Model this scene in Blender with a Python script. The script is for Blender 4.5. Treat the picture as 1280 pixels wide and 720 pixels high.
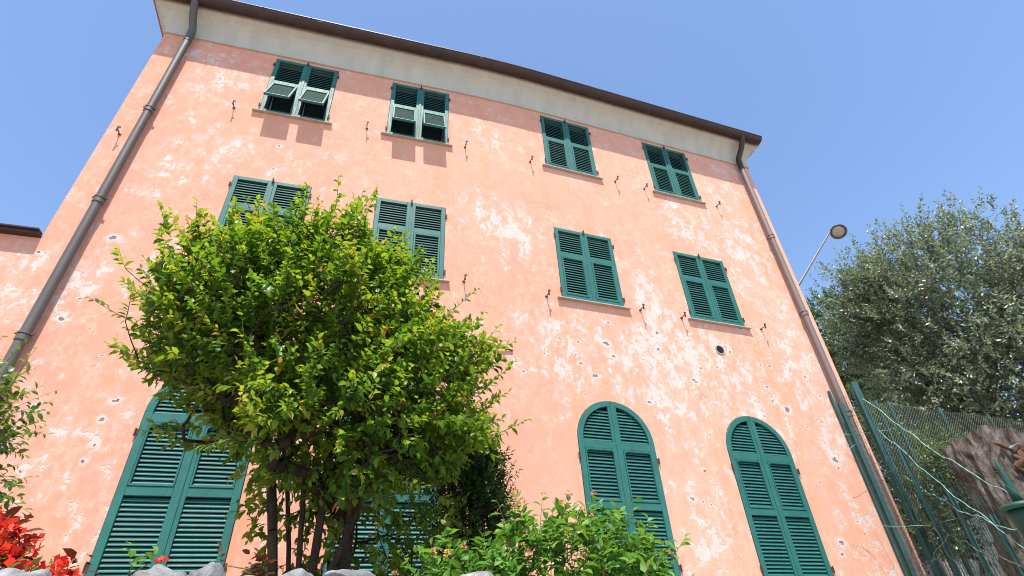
import bpy, bmesh, math, random
import numpy as np
from mathutils import Vector, Matrix, noise as mnoise

for o in list(bpy.data.objects): bpy.data.objects.remove(o, do_unlink=True)
scene = bpy.context.scene
COL = scene.collection
random.seed(7)
RNG = np.random.default_rng(11)

# ------------------------------------------------------------------ camera
CAM = np.array([1.669, -6.409, -0.294])
cam_d = bpy.data.cameras.new('camera'); cam_d.sensor_width = 36.0; cam_d.lens = 19.27
cam_d.clip_start = 0.05; cam_d.clip_end = 3000
cam = bpy.data.objects.new('camera', cam_d); COL.objects.link(cam)
yaw, pitch, roll = 0.3015, 0.6285, -0.0585
fw = Vector((math.sin(yaw)*math.cos(pitch), math.cos(yaw)*math.cos(pitch), math.sin(pitch)))
rt0 = Vector((math.cos(yaw), -math.sin(yaw), 0)); up0 = rt0.cross(fw)
rt = rt0*math.cos(roll) + up0*math.sin(roll); up = up0*math.cos(roll) - rt0*math.sin(roll)
m3 = Matrix((rt, up, -fw)).transposed()
cam.matrix_world = Matrix.Translation(Vector(CAM)) @ m3.to_4x4()
scene.camera = cam

# ------------------------------------------------------------------ light
sun_dir = Vector((0.26, 1.0, -2.6)).normalized()          # the way the light travels
world = bpy.data.worlds.new('World'); scene.world = world; world.use_nodes = True
wn = world.node_tree.nodes; wl = world.node_tree.links
sky = wn.new('ShaderNodeTexSky'); sky.sky_type = 'NISHITA'; sky.sun_disc = False
sky.sun_elevation = math.asin(-sun_dir.z); sky.sun_rotation = math.atan2(-sun_dir.x, -sun_dir.y)
sky.altitude = 0; sky.air_density = 1.0; sky.dust_density = 0.3; sky.ozone_density = 3.2
bgn = wn['Background']; bgn.inputs['Strength'].default_value = 0.15
wl.new(sky.outputs[0], bgn.inputs['Color'])
sun_l = bpy.data.lights.new('sun', 'SUN'); sun_l.energy = 4.8; sun_l.angle = math.radians(0.5); sun_l.color = (1.0, 0.95, 0.88)
sun_o = bpy.data.objects.new('sun', sun_l); COL.objects.link(sun_o)
sun_o.rotation_euler = sun_dir.to_track_quat('-Z', 'Y').to_euler(); sun_o.location = (0, -10, 20)
vs = scene.view_settings
vs.view_transform = 'Standard'; vs.look = 'None'; vs.gamma = 1.0; vs.use_curve_mapping = False
vs.exposure = 0.9
scene.render.engine = 'CYCLES'
scene.cycles.filter_width = 1.05; scene.cycles.max_bounces = 8; scene.cycles.transparent_max_bounces = 8

# ------------------------------------------------------------------ helpers
def tag(o, label=None, cat=None, group=None, kind=None):
    if label: o['label'] = label
    if cat: o['category'] = cat
    if group: o['group'] = group
    if kind: o['kind'] = kind
    return o

def link(name, mesh, parent=None, loc=None, rz=None):
    o = bpy.data.objects.new(name, mesh); COL.objects.link(o)
    if parent is not None: o.parent = parent
    if loc is not None: o.location = loc
    if rz is not None: o.rotation_euler = (0, 0, rz)
    return o

def thing(name, label, cat, loc=(0, 0, 0), rz=0, group=None):
    o = link(name, None, None, loc, rz); o.empty_display_size = 0.1
    return tag(o, label, cat, group)

class MB:
    def __init__(s): s.v = []; s.f = []; s.sm = []
    def add(s, vs_, fs, smooth=False):
        b = len(s.v); s.v += [tuple(x) for x in vs_]
        s.f += [tuple(i + b for i in f) for f in fs]; s.sm += [smooth]*len(fs)
    def box(s, x0, x1, y0, y1, z0, z1, M=None):
        P = [(x, y, z) for z in (z0, z1) for y in (y0, y1) for x in (x0, x1)]
        if M is not None: P = [tuple(M @ Vector(p)) for p in P]
        s.add(P, [(0, 2, 3, 1), (4, 5, 7, 6), (0, 1, 5, 4), (2, 6, 7, 3), (0, 4, 6, 2), (1, 3, 7, 5)])
    def prism(s, pts, axis_y0, axis_y1):
        # polygon in x,z extruded along y
        n = len(pts); P = [(x, axis_y0, z) for x, z in pts] + [(x, axis_y1, z) for x, z in pts]
        F = [tuple(range(n)), tuple(range(2*n - 1, n - 1, -1))]
        F += [(i, i + n, (i + 1) % n + n, (i + 1) % n) for i in range(n)]
        s.add(P, F)
    def tube(s, pts, r, n=8, caps=True, smooth=True):
        pts = [Vector(p) for p in pts]; k = len(pts)
        rs = r if isinstance(r, (list, tuple)) else [r]*k
        rings = []; prev = None
        for i, p in enumerate(pts):
            t = (pts[min(i + 1, k - 1)] - pts[max(i - 1, 0)]).normalized()
            a = prev if prev is not None else (Vector((0, 0, 1)) if abs(t.z) < .9 else Vector((1, 0, 0)))
            u = (a - t*a.dot(t)).normalized(); w = t.cross(u); prev = u
            rings.append([p + (u*math.cos(2*math.pi*j/n) + w*math.sin(2*math.pi*j/n))*rs[i] for j in range(n)])
        V = [v for rg in rings for v in rg]; F = []
        for i in range(k - 1):
            for j in range(n):
                F.append((i*n + j, i*n + (j + 1) % n, (i + 1)*n + (j + 1) % n, (i + 1)*n + j))
        s.add(V, F, smooth)
        if caps:
            s.add(rings[0], [tuple(range(n - 1, -1, -1))]); s.add(rings[-1], [tuple(range(n))])
    def lathe(s, prof, n=24, c=(0, 0, 0), smooth=True):
        V = []; F = []; k = len(prof)
        for r, z in prof:
            for j in range(n):
                a = 2*math.pi*j/n; V.append((c[0] + r*math.cos(a), c[1] + r*math.sin(a), c[2] + z))
        for i in range(k - 1):
            for j in range(n):
                F.append((i*n + j, i*n + (j + 1) % n, (i + 1)*n + (j + 1) % n, (i + 1)*n + j))
        s.add(V, F, smooth)
    def mesh(s, name, mat):
        me = bpy.data.meshes.new(name); me.from_pydata(s.v, [], s.f)
        me.polygons.foreach_set('use_smooth', s.sm); me.update()
        if mat: me.materials.append(mat)
        return me
    def build(s, name, mat, parent=None, loc=None, rz=None):
        return link(name, s.mesh(name, mat), parent, loc, rz)

def bevel(o, w=0.004, seg=1):
    m = o.modifiers.new('bevel', 'BEVEL'); m.width = w; m.segments = seg; m.limit_method = 'ANGLE'
    return o

# ------------------------------------------------------------------ materials
def new_mat(name):
    m = bpy.data.materials.new(name); m.use_nodes = True
    nt = m.node_tree; return m, nt.nodes, nt.links, nt.nodes['Principled BSDF']

def noise(N, L, vec, scale, detail=4, rough=.55, dist=0.0):
    n = N.new('ShaderNodeTexNoise'); n.inputs['Scale'].default_value = scale
    n.inputs['Detail'].default_value = detail; n.inputs['Roughness'].default_value = rough
    n.inputs['Distortion'].default_value = dist
    if vec is not None: L.new(vec, n.inputs['Vector'])
    return n.outputs['Fac']

def ramp(N, L, fac, stops):
    r = N.new('ShaderNodeValToRGB'); e = r.color_ramp.elements
    while len(e) < len(stops): e.new(0.5)
    for el, (p, c) in zip(e, stops):
        el.position = p; el.color = (*c, 1) if not isinstance(c, (int, float)) else (c, c, c, 1)
    L.new(fac, r.inputs['Fac']); return r.outputs['Color']

def mixc(N, L, fac, a, b, mode='MIX'):
    n = N.new('ShaderNodeMix'); n.data_type = 'RGBA'; n.blend_type = mode
    for k, v in ((0, fac), (6, a), (7, b)):
        if hasattr(v, 'links'): L.new(v, n.inputs[k])
        else: n.inputs[k].default_value = v if isinstance(v, (int, float)) else (*v, 1)
    return n.outputs[2]

def math_(N, L, op, a, b=None, clamp=False):
    n = N.new('ShaderNodeMath'); n.operation = op; n.use_clamp = clamp
    for k, v in ((0, a), (1, b)):
        if v is None: continue
        if hasattr(v, 'links'): L.new(v, n.inputs[k])
        else: n.inputs[k].default_value = v
    return n.outputs[0]

def position(N, L, scale=(1, 1, 1), obj=False):
    if obj:
        c = N.new('ShaderNodeTexCoord').outputs['Object']
    else:
        c = N.new('ShaderNodeNewGeometry').outputs['Position']
    mp = N.new('ShaderNodeMapping'); mp.inputs['Scale'].default_value = scale
    L.new(c, mp.inputs['Vector']); return mp.outputs['Vector']

def bump(N, L, h, bsdf, strength=.3, dist=.01, prev=None):
    b = N.new('ShaderNodeBump'); b.inputs['Strength'].default_value = strength; b.inputs['Distance'].default_value = dist
    L.new(h, b.inputs['Height'])
    if prev is not None: L.new(prev, b.inputs['Normal'])
    L.new(b.outputs[0], bsdf.inputs['Normal']); return b.outputs[0]

def simple(name, ca, cb, scale=8, rough=.6, spec=.4, metal=0, bs=.15, bd=.005, obj=True, stretch=(1, 1, 1)):
    m, N, L, B = new_mat(name)
    p = position(N, L, stretch, obj)
    f = noise(N, L, p, scale, 5, .6)
    c = ramp(N, L, f, [(.3, ca), (.7, cb)])
    L.new(c, B.inputs['Base Color']); B.inputs['Roughness'].default_value = rough
    B.inputs['Specular IOR Level'].default_value = spec; B.inputs['Metallic'].default_value = metal
    if bs: bump(N, L, noise(N, L, p, scale*4, 4), B, bs, bd)
    return m

def plaster_mat():
    m, N, L, B = new_mat('pink_plaster')
    p = position(N, L)
    pv = position(N, L, (1, 1, .72))                     # patches slightly drawn out down the wall
    pst = position(N, L, (1, 1, .07))                    # rain streaks
    big = noise(N, L, p, .35, 3); mid = noise(N, L, p, 2.3, 6, .6); fine = noise(N, L, p, 14, 6, .65); grit = noise(N, L, p, 70, 3)
    sxx = N.new('ShaderNodeSeparateXYZ'); L.new(p, sxx.inputs[0])
    xtone = math_(N, L, 'ADD', math_(N, L, 'MULTIPLY', math_(N, L, 'ADD', sxx.outputs[0], 2.5), .07), math_(N, L, 'MULTIPLY', math_(N, L, 'SUBTRACT', big, .5), 1.6), True)
    col = mixc(N, L, xtone, (.660, .300, .208), (.690, .368, .262))          # the pink turns paler towards the right
    col = mixc(N, L, ramp(N, L, mid, [(.35, 0), (.75, .55)]), col, (.62, .27, .178))
    col = mixc(N, L, ramp(N, L, noise(N, L, pst, 2.6, 5, .6), [(.50, 0), (.72, .6)]), col, (.62, .285, .15))
    col = mixc(N, L, ramp(N, L, noise(N, L, p, 5, 5, .7), [(.5, 0), (.8, .45)]), col, (.72, .445, .35))
    sa = N.new('ShaderNodeAttribute'); sa.attribute_name = 'stain'
    col = mixc(N, L, math_(N, L, 'MULTIPLY', sa.outputs['Fac'], ramp(N, L, noise(N, L, pst, 9, 4, .6), [(.38, .15), (.6, .75)])), col, (.60, .265, .15))
    # lime bloom and flaked paint
    at = N.new('ShaderNodeAttribute'); at.attribute_name = 'wear'; wear = at.outputs['Fac']
    n1 = noise(N, L, pv, 5.2, 7, .60, .12)
    n2 = noise(N, L, pv, 16, 5, .62, .1)
    n0 = noise(N, L, pv, 1.9, 3, .5, .3)
    s = math_(N, L, 'ADD', math_(N, L, 'MULTIPLY', n1, .50), math_(N, L, 'MULTIPLY', n2, .35))
    s = math_(N, L, 'ADD', s, math_(N, L, 'MULTIPLY', n0, .15))
    s = math_(N, L, 'ADD', s, math_(N, L, 'MULTIPLY', wear, .122))
    soft = ramp(N, L, s, [(.545, 0), (.66, .62)])
    hard = ramp(N, L, s, [(.622, 0), (.645, 1)])
    col = mixc(N, L, soft, col, (.69, .46, .36))
    wcol = ramp(N, L, fine, [(.3, (.49, .44, .40)), (.65, (.62, .57, .53))])
    col = mixc(N, L, math_(N, L, 'MULTIPLY', hard, .68), col, wcol)
    vc = N.new('ShaderNodeTexVoronoi'); vc.feature = 'DISTANCE_TO_EDGE'; vc.voronoi_dimensions = '3D'; vc.inputs['Scale'].default_value = .9
    wz = N.new('ShaderNodeTexNoise'); wz.inputs['Scale'].default_value = 3.5; wz.inputs['Detail'].default_value = 6; L.new(p, wz.inputs['Vector'])
    ws = N.new('ShaderNodeVectorMath'); ws.operation = 'SCALE'; ws.inputs[3].default_value = .45; L.new(wz.outputs['Color'], ws.inputs[0])
    wa = N.new('ShaderNodeVectorMath'); wa.operation = 'ADD'; L.new(p, wa.inputs[0]); L.new(ws.outputs[0], wa.inputs[1]); L.new(wa.outputs[0], vc.inputs['Vector'])
    crack = math_(N, L, 'MULTIPLY', ramp(N, L, vc.outputs['Distance'], [(.003, 1), (.009, 0)]), ramp(N, L, noise(N, L, p, 1.3, 3), [(.54, 0), (.64, .55)]))
    col = mixc(N, L, crack, col, (.40, .20, .14))
    # chips knocked out of the render: pale rim and a grey pit
    pa = N.new('ShaderNodeAttribute'); pa.attribute_name = 'pits'; pits = pa.outputs['Fac']
    sx = N.new('ShaderNodeSeparateXYZ'); L.new(p, sx.inputs[0]); cx = N.new('ShaderNodeCombineXYZ'); L.new(sx.outputs[0], cx.inputs[0]); L.new(math_(N, L, 'MULTIPLY', sx.outputs[2], 1.35), cx.inputs[1])
    wv = N.new('ShaderNodeVectorMath'); wv.operation = 'ADD'
    nz = N.new('ShaderNodeTexNoise'); nz.inputs['Scale'].default_value = 13; L.new(p, nz.inputs['Vector'])
    sc = N.new('ShaderNodeVectorMath'); sc.operation = 'SCALE'; sc.inputs[3].default_value = .11
    L.new(nz.outputs['Color'], sc.inputs[0]); L.new(cx.outputs[0], wv.inputs[0]); L.new(sc.outputs[0], wv.inputs[1])
    height = None
    for k, (scale, keep, r_in) in enumerate(((1.9, .66, .060), (3.6, .74, .080))):
        vo = N.new('ShaderNodeTexVoronoi'); vo.voronoi_dimensions = '2D'; vo.inputs['Scale'].default_value = scale; L.new(wv.outputs[0], vo.inputs['Vector'])
        sp = N.new('ShaderNodeSeparateColor'); L.new(vo.outputs['Color'], sp.inputs[0])
        on = math_(N, L, 'GREATER_THAN', math_(N, L, 'ADD', sp.outputs[0], math_(N, L, 'MULTIPLY', pits, .46)), keep + .36)
        rad = math_(N, L, 'MULTIPLY', math_(N, L, 'ADD', math_(N, L, 'POWER', sp.outputs[1], 2.5), .32), r_in*1.25)
        q = math_(N, L, 'DIVIDE', vo.outputs['Distance'], rad)
        qn = math_(N, L, 'ADD', q, math_(N, L, 'MULTIPLY', math_(N, L, 'SUBTRACT', fine, .5), 4.2))
        rim = math_(N, L, 'MULTIPLY', ramp(N, L, math_(N, L, 'MULTIPLY', qn, .25), [(.34, 1), (.70, 0)]), on)
        pit = math_(N, L, 'MULTIPLY', ramp(N, L, qn, [(.62, 1), (.88, 0)]), on)
        col = mixc(N, L, math_(N, L, 'MULTIPLY', rim, .75), col, (.60, .53, .48))
        col = mixc(N, L, pit, col, (.20, .19, .185))
        height = pit if height is None else math_(N, L, 'MAXIMUM', height, pit)
    L.new(col, B.inputs['Base Color']); B.inputs['Roughness'].default_value = .9; B.inputs['Specular IOR Level'].default_value = .15
    h = math_(N, L, 'SUBTRACT', math_(N, L, 'ADD', math_(N, L, 'MULTIPLY', fine, .25), math_(N, L, 'MULTIPLY', grit, .12)), math_(N, L, 'MULTIPLY', hard, .38))
    b1 = bump(N, L, h, B, .55, .012)
    bump(N, L, math_(N, L, 'SUBTRACT', 1.0, height), B, 1.0, .03, b1)
    return m

def paint_mat(name, a, b, rough=.36):
    m, N, L, B = new_mat(name)
    p = position(N, L, (1, 1, 1)); ps = position(N, L, (1, 1, .15))
    f = noise(N, L, p, 3, 5, .6); g = noise(N, L, ps, 40, 4, .6)
    c = ramp(N, L, f, [(.3, a), (.7, b)])
    oi = N.new('ShaderNodeObjectInfo'); c = mixc(N, L, math_(N, L, 'MULTIPLY', oi.outputs['Random'], .45), c, tuple(x*.72 + .006 for x in a))
    c = mixc(N, L, ramp(N, L, g, [(.55, 0), (.8, .35)]), c, tuple(x*1.35 + .012 for x in b))
    c = mixc(N, L, ramp(N, L, noise(N, L, p, 22, 6, .7), [(.58, 0), (.75, .28)]), c, (.20, .22, .20))
    L.new(c, B.inputs['Base Color'])
    r = ramp(N, L, g, [(.3, rough - .06), (.7, rough + .12)]); L.new(r, B.inputs['Roughness'])
    B.inputs['Specular IOR Level'].default_value = .35
    bump(N, L, g, B, .12, .003)
    return m

def leaf_mat(name, stops, trans=.38, tcol=(1.25, 1.15, .5), rough=.36, spec=.5):
    m, N, L, B = new_mat(name)
    at = N.new('ShaderNodeAttribute'); at.attribute_name = 'tint'
    c = ramp(N, L, at.outputs['Fac'], stops)
    c = mixc(N, L, ramp(N, L, noise(N, L, position(N, L), 60, 2), [(.4, 0), (.8, .25)]), c, tuple(x*.6 for x in stops[0][1]))
    L.new(c, B.inputs['Base Color']); B.inputs['Roughness'].default_value = rough
    B.inputs['Specular IOR Level'].default_value = spec
    t = N.new('ShaderNodeBsdfTranslucent'); L.new(mixc(N, L, 1.0, c, tcol, 'MULTIPLY'), t.inputs['Color'])
    mx = N.new('ShaderNodeMixShader'); mx.inputs[0].default_value = trans
    L.new(B.outputs[0], mx.inputs[1]); L.new(t.outputs[0], mx.inputs[2])
    L.new(mx.outputs[0], N['Material Output'].inputs['Surface'])
    return m

def rock_mat():
    m, N, L, B = new_mat('grey_limestone')
    p = position(N, L)
    a = noise(N, L, p, 7, 8, .65, .6); b = noise(N, L, p, 38, 6, .7); c3 = noise(N, L, p, 2.2, 3)
    c = ramp(N, L, a, [(.3, (.09, .09, .09)), (.5, (.22, .218, .215)), (.68, (.40, .39, .38))])
    c = mixc(N, L, ramp(N, L, b, [(.5, 0), (.75, .6)]), c, (.06, .058, .055))
    c = mixc(N, L, ramp(N, L, c3, [(.55, 0), (.7, .35)]), c, (.22, .18, .14))
    L.new(c, B.inputs['Base Color']); B.inputs['Roughness'].default_value = .9; B.inputs['Specular IOR Level'].default_value = .2
    b1 = bump(N, L, a, B, .8, .03); bump(N, L, b, B, .6, .008, b1)
    return m

def bark_mat(name, a, b, scale=6, stretch=.22):
    m, N, L, B = new_mat(name)
    p = position(N, L, (1, 1, stretch))
    f = noise(N, L, p, scale, 8, .7, .5); g = noise(N, L, p, scale*5, 5, .7)
    c = ramp(N, L, f, [(.35, a), (.65, b)])
    c = mixc(N, L, ramp(N, L, g, [(.5, 0), (.7, .6)]), c, tuple(x*.45 for x in a))
    L.new(c, B.inputs['Base Color']); B.inputs['Roughness'].default_value = .92; B.inputs['Specular IOR Level'].default_value = .15
    b1 = bump(N, L, f, B, .9, .04); bump(N, L, g, B, .7, .01, b1)
    return m

M = {}
M['plaster'] = plaster_mat()
M['green'] = paint_mat('green_shutter_paint', (.015, .112, .092), (.023, .150, .126), .54)
M['dkgreen'] = paint_mat('dark_green_post_paint', (.008, .06, .04), (.012, .075, .052), .45)
M['cream'] = simple('cream_render', (.44, .405, .345), (.52, .485, .42), 5, .85, .2, bs=.1, stretch=(1, 1, .12))
M['brown'] = simple('brown_gutter_metal', (.036, .018, .015), (.062, .032, .026), 5, .5, .35, .0, bs=.05)
M['pipe'] = simple('weathered_downpipe_metal', (.085, .074, .070), (.125, .11, .10), 3, .55, .35, .15, bs=.06, stretch=(1, 1, .2))
M['pipe_b'] = simple('brown_downpipe_metal', (.16, .115, .098), (.22, .165, .142), 3, .55, .5, .15, bs=.06, stretch=(1, 1, .2))
M['slate'] = simple('slate_sill', (.34, .27, .23), (.46, .39, .34), 6, .7, .3)
M['iron'] = simple('rusty_iron', (.035, .022, .018), (.09, .05, .035), 20, .75, .3)
M['dark'] = simple('dark_vent_grille', (.012, .012, .012), (.03, .03, .03), 30, .6, .3)
M['roof'] = simple('terracotta_roof', (.30, .12, .07), (.42, .2, .12), 4, .85, .2)
M['glass'], _n, _l, _b = new_mat('window_glass')
_b.inputs['Base Color'].default_value = (.01, .012, .012, 1); _b.inputs['Roughness'].default_value = .05  # opaque near-black: the unlit room's dark is painted into the glass
M['frame'] = simple('old_brown_window_paint', (.10, .085, .075), (.16, .14, .125), 12, .5, .4)
M['rock'] = rock_mat()
M['trunk'] = bark_mat('dark_stem_bark', (.035, .024, .018), (.085, .06, .045), 14)
M['olivebark'] = bark_mat('grey_olive_bark', (.10, .09, .08), (.22, .20, .18), 8)
M['stump'] = bark_mat('old_stump_bark', (.05, .03, .02), (.24, .205, .18), 12, .45)
M['cutwood'] = simple('cut_wood', (.06, .032, .018), (.16, .085, .045), 9, .85, .2)
M['leaf'] = leaf_mat('garden_tree_leaf', [(0, (.032, .095, .014)), (.4, (.085, .19, .019)), (.82, (.21, .32, .028)), (.91, (.33, .30, .05)), (1, (.40, .19, .06))], .48, (1.55, 1.4, .48), .42, .4)
M['olive'] = leaf_mat('olive_leaf', [(0, (.08, .105, .055)), (.5, (.20, .235, .15)), (.8, (.36, .40, .31)), (1, (.52, .56, .51))], .32, (1.1, 1.15, .7), .36)
M['backleaf'] = leaf_mat('back_tree_leaf', [(0, (.03, .07, .02)), (.5, (.06, .12, .03)), (1, (.13, .2, .07))], .3)
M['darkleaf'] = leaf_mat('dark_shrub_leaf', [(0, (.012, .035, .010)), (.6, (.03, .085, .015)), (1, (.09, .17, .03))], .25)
M['lantana'] = leaf_mat('lantana_leaf', [(0, (.045, .12, .022)), (.5, (.085, .215, .035)), (1, (.16, .32, .05))], .4, (1.3, 1.25, .55), .5, .3)
M['bouleaf'] = leaf_mat('climber_leaf', [(0, (.05, .10, .02)), (.6, (.11, .20, .035)), (1, (.26, .34, .06))], .4, (1.3, 1.2, .5))
M['fenceleaf'] = leaf_mat('fence_shrub_leaf', [(0, (.025, .05, .015)), (.5, (.075, .12, .04)), (1, (.20, .25, .10))], .3, (1.2, 1.2, .6))
M['bronze'] = leaf_mat('bronze_leaf', [(0, (.05, .02, .012)), (1, (.12, .05, .02))], .3, (1.6, .8, .4))
M['redpetal'] = leaf_mat('red_petal', [(0, (.55, .022, .012)), (1, (.85, .085, .04))], .35, (1.2, 1, 1), .5, .3)
M['pinkpetal'] = leaf_mat('pink_petal', [(0, (.70, .16, .22)), (.5, (.75, .30, .22)), (.75, (.80, .50, .08)), (1, (.85, .65, .2))], .3, (1, 1, 1), .6, .2)
M['purple'] = leaf_mat('purple_bract', [(0, (.20, .02, .14)), (1, (.38, .05, .28))], .4, (1.2, 1, 1.2), .6, .2)
M['stem'] = simple('green_stem', (.08, .10, .03), (.13, .12, .05), 20, .7, .2, bs=0)
M['fgreen'] = paint_mat('faded_green_fence_paint', (.028, .095, .085), (.045, .13, .118), .5)
M['wire'] = simple('pale_green_coated_wire', (.14, .33, .28), (.24, .45, .39), 10, .5, .4, bs=0)
M['meshwire'] = simple('dull_mesh_wire', (.10, .115, .095), (.16, .18, .15), 10, .6, .4, .3, bs=0)
M['dkwire'] = simple('dark_green_wire', (.035, .075, .06), (.06, .11, .09), 10, .6, .3, bs=0)
M['concrete'] = simple('grey_concrete', (.24, .235, .225), (.38, .37, .355), 3, .9, .2, bs=.3, bd=.02)
M['lamp'] = simple('grey_lamp_metal', (.12, .10, .095), (.18, .16, .15), 8, .5, .4, .3)
M['lampglass'] = simple('lamp_diffuser', (.42, .33, .28), (.55, .45, .38), 12, .35, .5)
M['soil'] = simple('pale_garden_gravel', (.26, .21, .155), (.40, .34, .27), 3, .95, .1, bs=.6, bd=.03, obj=False)
M['lane'] = simple('lane_paving', (.22, .195, .165), (.34, .305, .265), 2, .9, .2, bs=.4, bd=.02, obj=False)

# ------------------------------------------------------------------ setting
g = MB(); g.add([(-600, -600, -1.9), (600, -600, -1.9), (600, 600, -1.9), (-600, 600, -1.9)], [(0, 1, 2, 3)])
tag(g.build('ground', M['lane']), kind='structure')
g = MB(); g.box(-30, 60, -4.05, 60, -1.85, -0.10)
tag(g.build('garden_terrace', M['soil']), kind='structure')

# ------------------------------------------------------------------ house
XB, BEND = 3.60, 0.0651
CB, SB = math.cos(BEND), math.sin(BEND)
def WP(X, o, Z):                       # a point on the facade, o metres out from it
    X0, X1 = XB - .85, XB + .85; R_ = (X1 - X0)/BEND
    th = min(max(X - X0, 0), X1 - X0)/R_; st, ct = math.sin(th), math.cos(th)
    if X < X0: p = (X, 0.0)
    else:
        p = (X0 + R_*st, R_*(1 - ct)); d = max(0, X - X1); p = (p[0] + d*CB, p[1] + d*SB)
    return Vector((p[0] + st*o, p[1] - ct*o, Z))
ARC = [-.85, -.55, -.27, 0, .27, .55, .85]
def WR(X): return BEND if X > XB else 0.0

XL, XR = -2.385, 9.70
ZTOP = 9.9
BOT = -0.15
CC = [0.0, 2.07, 5.037, 7.408]         # window columns
W3, Z3B, Z3T = 1.10, 4.553, 6.042
W4, Z4B, Z4T = 1.087, 7.582, 9.122
WA, ZA = 1.158, 2.883
RA = WA/2; ZS = ZA - RA; ZAB = 0.02
rects = [(c, W3, Z3B, Z3T) for c in CC] + [(c, W4, Z4B, Z4T) for c in CC]

house = thing('pink_house', 'tall peeling pink plaster house with green louvred shutters and cream cornice', 'house')

# --- wear map in facade coordinates: (x, z, rx, rz, amount)
WEAR = [(-1.66, 8.75, .55, .22, 1.0), (-1.2, 8.3, .5, .3, .75), (-1.55, 7.75, .5, .3, .55), (-.75, 6.6, .5, .35, .75), (-1.25, 5.95, .5, .4, .7),
        (-1.0, 4.2, .5, .35, .6), (-1.8, 3.95, .45, .3, .8), (-2.5, 4.05, .3, .3, .9), (3.45, 5.8, .55, .55, .9), (3.3, 8.05, .35, .35, .6), (3.9, 5.8, .35, .4, .7),
        (7.4, 6.8, .55, .35, 1.05), (7.2, 7.2, .3, .25, 1.0), (8.2, 8.2, .6, .4, .6), (4.4, 3.8, .6, .5, .5), (5.7, 3.7, .7, .6, .7), (6.75, 3.9, .7, .5, .8),
        (9.0, 4.3, .5, 1.2, .6), (8.7, 6.75, .6, .8, .6), (5.85, 3.2, .6, .6, .8), (3.6, 3.4, .5, .5, .5), (4.2, 3.2, .5, .4, .45), (7.7, 3.6, .9, .5, .6),
        (8.9, 2.4, .5, .8, .55), (8.8, 1.0, .4, .5, .7), (6.25, 1.8, .35, .7, .6), (6.25, .95, .35, .3, .9), (-1.37, 2.0, .5, .5, .35), (-1.1, 1.65, .5, .3, .4),
        (-.5, 1.15, .2, .3, .6), (-.9, 1.25, .5, .4, .25), (-.95, 2.25, .4, .4, .3), (-2.0, 3.5, .4, .3, .65), (.9, 6.95, .5, .2, .55), (-.2, 6.2, .4, .25, .3),
        (.85, 1.2, .16, .35, .8), (6.0, 5.1, .4, .7, .75), (6.3, 4.5, .4, .5, .5), (8.3, 5.4, .6, 1.2, .4), (5.2, 6.6, .5, .25, .2), (7.0, 2.95, 1.6, .4, .35), (9.2, 8.5, .3, .5, .5)]
CLEAN = [(3.3, 1.6, .9, 1.0, .6), (2.8, 7.2, .9, .5, .25), (5.0, 6.8, 1.2, .4, .4), (0, 7.2, .9, .3, .3), (.8, 8.9, .8, .3, .2)]
PITS = [(7.0, 3.6, 2.2, .8, 1.0), (8.6, 2.2, .9, 1.8, .85), (6.25, 1.9, .45, 1.3, 1.0), (-1.6, 2.8, .8, 1.3, .75), (-1.2, 1.6, .8, .8, .8), (4.6, 3.7, .9, .7, .8),
        (1.0, 6.95, .35, .3, .9), (-.5, 6.7, .5, .5, .5), (3.6, 3.3, .5, .6, .7), (5.5, 4.2, .5, .25, 1.0), (-2.3, 4.0, .5, .4, .8)]
def wear_at(x, z):
    def s(lst): return sum(a*math.exp(-(((x - bx)/rx)**2 + ((z - bz)/rz)**2)) for bx, bz, rx, rz, a in lst)
    w = s(WEAR)*.72 + .36 + (.03 if x > 3.5 and z < 7 else 0)
    st = 0.0
    for c, w_, z0, z1 in rects:            # rain runs down from the sill ends
        for e in (-1, 1):
            d = z0 - z
            if d > 0: st += math.exp(-((x - c - e*(w_/2 + .07))/.11)**2)*math.exp(-d/1.1)*(.5 + .5*math.sin(c*7 + e + z0))
    return max(0, min(1.15, w - s(CLEAN))), min(1.0, s(PITS)), min(1.0, st)

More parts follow.
